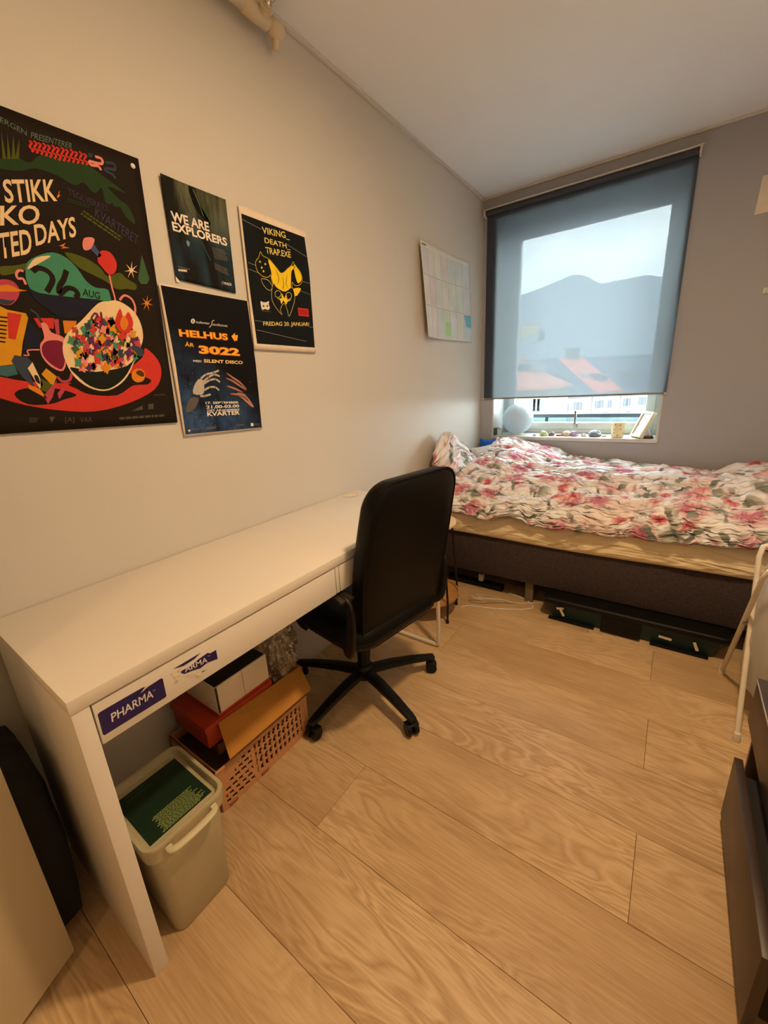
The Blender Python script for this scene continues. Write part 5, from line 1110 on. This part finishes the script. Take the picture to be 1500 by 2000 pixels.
Bp.text('PADI', z3(637, 1012), z3(693, 1022), z3(635, 990), WHT, 3, .02); Bp.shape('globe_logo', m1_([(622 + 13 * math.cos(t), 996 + 15 * math.sin(t)) for t in [i * .63 for i in range(10)]], z3), GRY, 3)
Bp.shape('folded_corner', m1_([(224, 940), (232, 985), (266, 992)], z3), WHT, 4)

# ---- 3: viking poster
BLK3 = flat('blue_black', (20, 24, 26), .7); PAP = flat('poster_paper', (232, 214, 194)); VY = flat('viking_yellow', (240, 204, 40)); VY2 = flat('pale_yellow', (232, 206, 110)); GRL = flat('grey_line', (150, 148, 134))
def edge_wave(p): return .006 * max(0, (1.0 - (p.y - .90) / .08)) * (.6 + .4 * math.sin(p.z * 22)) + .002
Cp = Poster('concert_poster', 'yellow and black poster with a horned mask, rightmost of the four posters', [(465, 399), (598, 453), (617, 689), (497, 682)], PAP, .009)
Cp.shape('black_field', [z3(775, 415), z3(1305, 615), z3(1345, 900), (614.5, 679), (502, 671), (487, 560)], BLK3, 1, 0, True, 3)
for a_, c_ in (((785, 465), (945, 550)), ((1160, 675), (1320, 778)), ((833, 825), (905, 855)), ((838, 880), (960, 930)), ((1290, 985), (1345, 1000)), ((1240, 1050), (1352, 1095))): Cp.line('thin_line', m1_([a_, c_], z3), .0014, GRL, 2)
def z4(x, y): return (300 + x / 4.4118, 540 + y / 4.4118)
for a_, c_ in (((875, 378), (940, 390)), ((885, 460), (1315, 560)), ((1340, 435), (1372, 440))): Cp.line('thin_line', m1_([a_, c_], z4), .0014, GRL, 2)
Cp.text('VIKING_', z3(955, 592), z3(1182, 640), z3(945, 525), VY2, 3, .012); Cp.text('DEATH_', z3(972, 668), z3(1188, 725), z3(968, 615), VY2, 3, .012); Cp.text('TRAP.EXE', z3(982, 750), z3(1192, 788), z3(975, 695), VY2, 3, .012)
Cp.text('FREDAG 20. JANUAR!', z4(945, 435), z4(1340, 437), z4(942, 388), VY2, 3, .012)
horn1 = [(935, 735), (955, 770), (1010, 800), (1060, 860), (1100, 910), (1120, 925), (1160, 880), (1195, 850), (1210, 820), (1225, 855), (1265, 900), (1285, 960), (1270, 1010), (1225, 1020), (1200, 990), (1195, 1060), (1130, 1075), (1060, 1050), (1030, 980), (1020, 930), (1000, 950), (950, 940), (905, 890), (895, 820), (920, 785)]
Cp.shape('horns', m1_(horn1, z3), BLK3, 3, 3); Cp.line('horn_outline', m1_(horn1, z3), .0016, VY, 5, 3, True)
Cp.shape('horn_fill', m1_([(1000, 800), (1060, 860), (1105, 915), (1160, 885), (1200, 855), (1225, 870), (1195, 900), (1190, 1000), (1185, 1060), (1110, 1065), (1060, 1045), (1030, 960), (1025, 900)], z3), VY, 4, 3); Cp.shape('horn_fill', m1_([(1215, 840), (1262, 900), (1280, 965), (1250, 1000), (1225, 930)], z3), VY, 4, 3)
for q in ([(1060, 880), (1090, 960), (1075, 1010)], [(1120, 940), (1130, 1020), (1115, 1050)], [(1160, 930), (1150, 1000), (1165, 1040)]): Cp.line('fur_stroke', m1_(q, z3), .0022, BLK3, 6, 3, False, True)
for x, y in ((930, 820), (945, 870), (975, 840), (960, 900), (1240, 935), (1255, 960)): Cp.shape('speckle', m1_([(x - 8, y), (x, y - 12), (x + 9, y + 2), (x, y + 10)], z3), VY, 6)
Cp.shape('ear', m1_([(940, 965), (1000, 975), (1035, 1030), (1015, 1060), (975, 1035)], z3), BLK3, 3, 2); Cp.line('ear_outline', m1_([(940, 965), (1000, 975), (1035, 1030), (1015, 1060), (975, 1035)], z3), .0016, VY2, 5, 3, True); Cp.shape('ear', m1_([(1190, 1060), (1230, 1040), (1275, 1045), (1240, 1105), (1200, 1100)], z3), VY, 4, 2)
mask = [(1030, 60), (1060, 95), (1130, 130), (1190, 95), (1215, 180), (1195, 270), (1165, 345), (1150, 290), (1130, 240), (1110, 240), (1090, 290), (1105, 330), (1060, 280), (1020, 210), (1015, 130)]
Cp.shape('mask', m1_(mask, z4), BLK3, 5, 3); Cp.line('mask_outline', m1_(mask, z4), .0016, VY2, 6, 3, True)
for cx_, cy_ in ((1068, 152), (1160, 168)): Cp.line('eye_ring', m1_([(cx_ + 26 * math.cos(t), cy_ + 30 * math.sin(t)) for t in [i * .785 for i in range(8)]], z4), .0018, VY2, 7, 2, True)
Cp.shape('nose_mark', m1_([(1100, 140), (1125, 190), (1140, 145), (1150, 205), (1185, 200), (1150, 220), (1140, 245), (1115, 205), (1100, 240), (1085, 200), (1060, 190), (1100, 190)], z4), VY, 7)
Cp.shape('owl_emblem', m1_([(920, 212), (940, 222), (970, 222), (992, 212), (990, 240), (1000, 270), (985, 290), (960, 280), (935, 288), (925, 260)], z4), flat('emblem_white', (226, 216, 204)), 3, 2); 
for x in (945, 978): Cp.shape('owl_eye', m1_([(x - 9, 255), (x, 245), (x + 9, 256), (x, 264)], z4), BLK3, 4)
Cp.prints('fine_print', z4(930, 300), z4(1005, 310), z4(930, 292), 1, GRY, 3)
Cp.shape('red_box', m1_([(1240, 268), (1332, 280), (1338, 348), (1248, 338)], z4), flat('signal_red', (196, 50, 46)), 3); Cp.prints('red_box_print', z4(1256, 326), z4(1330, 336), z4(1250, 284), 3, flat('dark_red', (128, 26, 30)), 4)

# ---- 4: space poster
Mn, g = newmat('nebula_print'); tcn = g.n('TexCoord'); n1 = g.n('TexNoise', i_Scale=9.0, i_Detail=8.0, i_Roughness=.7); g.l(tcn.outputs['Object'], n1.inputs['Vector']); sp = g.n('SeparateXYZ'); g.l(tcn.outputs['Object'], sp.inputs[0])
dg = g.n('MapRange', i_From_Min=.02, i_From_Max=-.26); g.l(g.math('ADD', sp.outputs[2], g.math('MULTIPLY', sp.outputs[1], .75)), dg.inputs[0]); f_ = g.n('MapRange', i_From_Min=.38, i_From_Max=.7); g.l(n1.outputs['Fac'], f_.inputs[0])
neb = g.mix(f_.outputs[0], lin((12, 18, 40)), lin((70, 104, 150))); g.l(g.mix(dg.outputs[0], lin((12, 10, 12)), neb), g.b.inputs['Base Color']); g.b.inputs['Roughness'].default_value = .7; g.b.inputs['Specular IOR Level'].default_value = .15
Dp = Poster('party_poster', 'black and blue HELHUS space poster with two reaching hands, lowest of the posters', [(309, 552), (484.5, 589), (513, 836), (360, 852)], PAP, .008)
Dp.shape('night_field', [z4(60, 75), z4(805, 212), z4(880, 760), z4(932, 1300), z4(275, 1362), z4(190, 770)], Mn, 1, 0, True, 3)
GOLD = flat('gold', (246, 176, 60)); GLO = flat('burnt_orange', (196, 92, 24)); WH4 = flat('cool_white', (232, 224, 214))
Dp.text('HELHUS', z4(222, 520), z4(645, 555), z4(210, 450), GLO, 3, .06, 'lettering_glow'); Dp.text('HELHUS', z4(222, 515), z4(640, 548), z4(212, 456), GOLD, 4, .03)
Dp.text('3022', z4(390, 668), z4(745, 690), z4(380, 590), GLO, 3, .07, 'lettering_glow'); Dp.text('3022', z4(392, 664), z4(742, 684), z4(383, 594), GOLD, 4, .04)
Dp.text('ÅR', z4(268, 603), z4(348, 608), z4(265, 560), GOLD, 4, .02); Dp.text('MED', z4(340, 736), z4(412, 740), z4(338, 718), WH4, 4, .02); Dp.text('SILENT DISCO', z4(432, 742), z4(767, 756), z4(430, 712), flat('peach', (250, 206, 140)), 4, .03)
Dp.shape('arrow', m1_([(668, 515), (700, 485), (698, 505), (725, 505), (718, 555), (700, 552), (698, 562)], z4), GOLD, 4)
Dp.shape('round_logo', m1_([(337 + 18 * math.cos(t), 385 + 22 * math.sin(t)) for t in [i * .63 for i in range(10)]], z4), WH4, 4); Dp.text('S', z4(330, 398), z4(344, 399), z4(329, 372), flat('night', (12, 10, 12)), 5, .03)
Dp.text('tudenter', z4(362, 402), z4(482, 415), z4(361, 380), WH4, 4); Dp.text('samfunnet', z4(505, 422), z4(636, 436), z4(504, 400), WH4, 4); Dp.line('long_s', m1_([(520, 378), (505, 385), (495, 420), (478, 440)], z4), .0018, WH4, 4, 3)
for t_, O_, U_, V_ in (('17. SEPTEMBER', (447, 1100), (732, 1094), (445, 1080)), ('21.00-03.00', (452, 1140), (736, 1128), (450, 1112)), ('DET AKADEMISKE', (462, 1165), (738, 1154), (460, 1148)), ('KVARTER', (462, 1205), (742, 1190), (458, 1168))): Dp.text(t_, z4(*O_), z4(*U_), z4(*V_), WH4, 5, .03)
ROB = flat('robot_grey', (186, 176, 164)); ROD = flat('robot_dark', (96, 90, 86)); SKN = flat('skin', (176, 124, 108)); SKD = flat('skin_dark', (110, 62, 54))
Dp.shape('robot_palm', m1_([(385, 885), (430, 900), (432, 1000), (400, 1020), (340, 1010), (345, 950)], z4), ROB, 3, 2); Dp.shape('robot_wrist', m1_([(310, 1050), (385, 1045), (375, 1100), (330, 1160), (275, 1165)], z4), ROD, 3, 2)
for q in ([(405, 880), (450, 845), (510, 830), (560, 810)], [(430, 905), (470, 870), (520, 845), (568, 860)], [(430, 925), (480, 895), (530, 885), (570, 910)], [(435, 980), (480, 955), (530, 955), (563, 982)], [(400, 1030), (440, 1030), (490, 1015)]):
    Dp.line('robot_finger', m1_(q, z4), .0062, ROB, 4, 3)
    for k in (1, 2): 
        if k < len(q) - 1: x, y = q[k]; Dp.shape('knuckle', m1_([(x - 4, y - 14), (x + 3, y - 14), (x + 5, y + 13), (x - 2, y + 13)], z4), ROD, 5)
Dp.shape('human_palm', m1_([(700, 1010), (780, 1010), (860, 1115), (840, 1122), (760, 1050)], z4), SKN, 3, 2)
for q in ([(625, 828), (680, 870), (740, 910), (800, 970)], [(622, 872), (680, 900), (740, 940), (795, 975)], [(628, 942), (670, 955), (720, 975), (770, 1000)], [(660, 1008), (710, 1015), (770, 1025), (810, 1060)]): Dp.line('human_finger', m1_(q, z4), .0062, SKN, 4, 3, False, True); Dp.line('finger_shadow', m1_([(a, c + 9) for a, c in q], z4), .003, SKD, 3, 3)
rs = random.Random(8)
for k in range(26):
    x, y = rs.uniform(250, 820), rs.uniform(800, 1330); x += (y - 800) * .1; Dp.shape('star', m1_([(x - 2, y), (x, y - 2.4), (x + 2, y), (x, y + 2.4)], z4), WH4, 2)
Dp.shape('logo_mark', m1_([(292, 1322), (320, 1320), (306, 1342)], z4), WH4, 3)
for O_, U_, V_ in (((325, 1325), (395, 1320), (324, 1314)), ((450, 1322), (545, 1312), (449, 1300)), ((712, 1290), (780, 1284), (711, 1276)), ((865, 1280), (912, 1277), (864, 1270))): Dp.prints('sponsor_print', z4(*O_), z4(*U_), z4(*V_), 2, GRY, 3, .7, O_[0])
Dp.shape('logo_mark', m1_([(835, 1264), (857, 1263), (860, 1288), (838, 1290)], z4), WH4, 3)

# ---- 5: pale year planner near the corner
def z6(x, y): return (790 + x / 8.3353, 440 + y / 8.3333)
cor = pt(824, 660, 0, .006)
def curl(p):
    d = max(0, 1 - (p.y - 2.13) / .35); e = max(0, 1 - (p.z - 1.5) / .5); return .045 * d * d * (.35 + .65 * e) + .002 + .006 * abs(math.sin(p.y * 9)) * e
PL = flat('planner_paper', (222, 222, 214), .7)
Ep = Poster('year_planner', 'pale pastel planner sheet curling off the wall near the window corner', [z6(205, 235), z6(1050, 605), z6(1090, 1905), z6(285, 1830)], PL, .006, curl, None)
pal = [(206, 206, 220), (214, 214, 210), (224, 224, 206), (216, 206, 208), (196, 216, 216), (190, 212, 220), (200, 204, 224)]; pal2 = [(228, 210, 214), (214, 196, 206), (206, 214, 214), (212, 214, 204), (200, 218, 208), (196, 214, 200), (206, 206, 226)]; pal3 = [(204, 216, 224), (224, 204, 206), (196, 208, 218), (190, 222, 180), (200, 212, 220), (218, 218, 200), (176, 206, 220)]
pal, pal2, pal3 = [[tuple(int(.45 * v + .55 * w_) for v, w_ in zip(c_, (214, 214, 208))) for c_ in q_] for q_ in (pal, pal2, pal3)]
def q6(u, v):
    a_, b_, c_, d_ = Vector(z6(205, 235)), Vector(z6(1050, 605)), Vector(z6(1090, 1905)), Vector(z6(285, 1830)); p = (a_ * (1 - u) + b_ * u) * (1 - v) + (d_ * (1 - u) + c_ * u) * v; return (p.x, p.y)
LNG = flat('planner_grey', (176, 176, 170), .7)
for i in range(7):
    for r, (v0, v1) in enumerate(((.06, .335), (.355, .655), (.675, .985))):
        u0, u1 = .02 + i * .139, .02 + i * .139 + .128; c_ = (pal, pal2, pal3)[r][i]
        Ep.shape('month_column', [q6(u0, v0), q6(u1, v0), q6(u1, v1), q6(u0, v1)], mat('print_planner_%d_%d' % (i, r), c_, .7), 1, 0, True, 2)
        Ep.line('column_edge', [q6(u1 + .004, v0), q6(u1 + .004, (v0 + v1) / 2), q6(u1 + .004, v1)], .004, LNG, 2)
for (a_, v_) in ((.0, .345), (.0, .665)): Ep.line('row_rule', [q6(.02 + k * .096, v_) for k in range(11)], .004, LNG, 2)
Ep.prints('title_print', q6(.03, .055), q6(.13, .05), q6(.03, .03), 1, flat('planner_dark', (90, 90, 84)), 3); Ep.shape('blue_note', [q6(.86, .70), q6(.99, .69), q6(.99, .83), q6(.90, .82)], flat('sky_note', (120, 190, 214)), 3, 0, True, 1); Ep.line('blue_rule', [q6(.85, .69), q6(.99, .685)], .006, flat('cyan_rule', (90, 170, 200)), 4); Ep.shape('green_note', [q6(.47, .80), q6(.58, .80), q6(.58, .95), q6(.47, .95)], flat('green_note', (176, 220, 166)), 3, 0, True, 1)
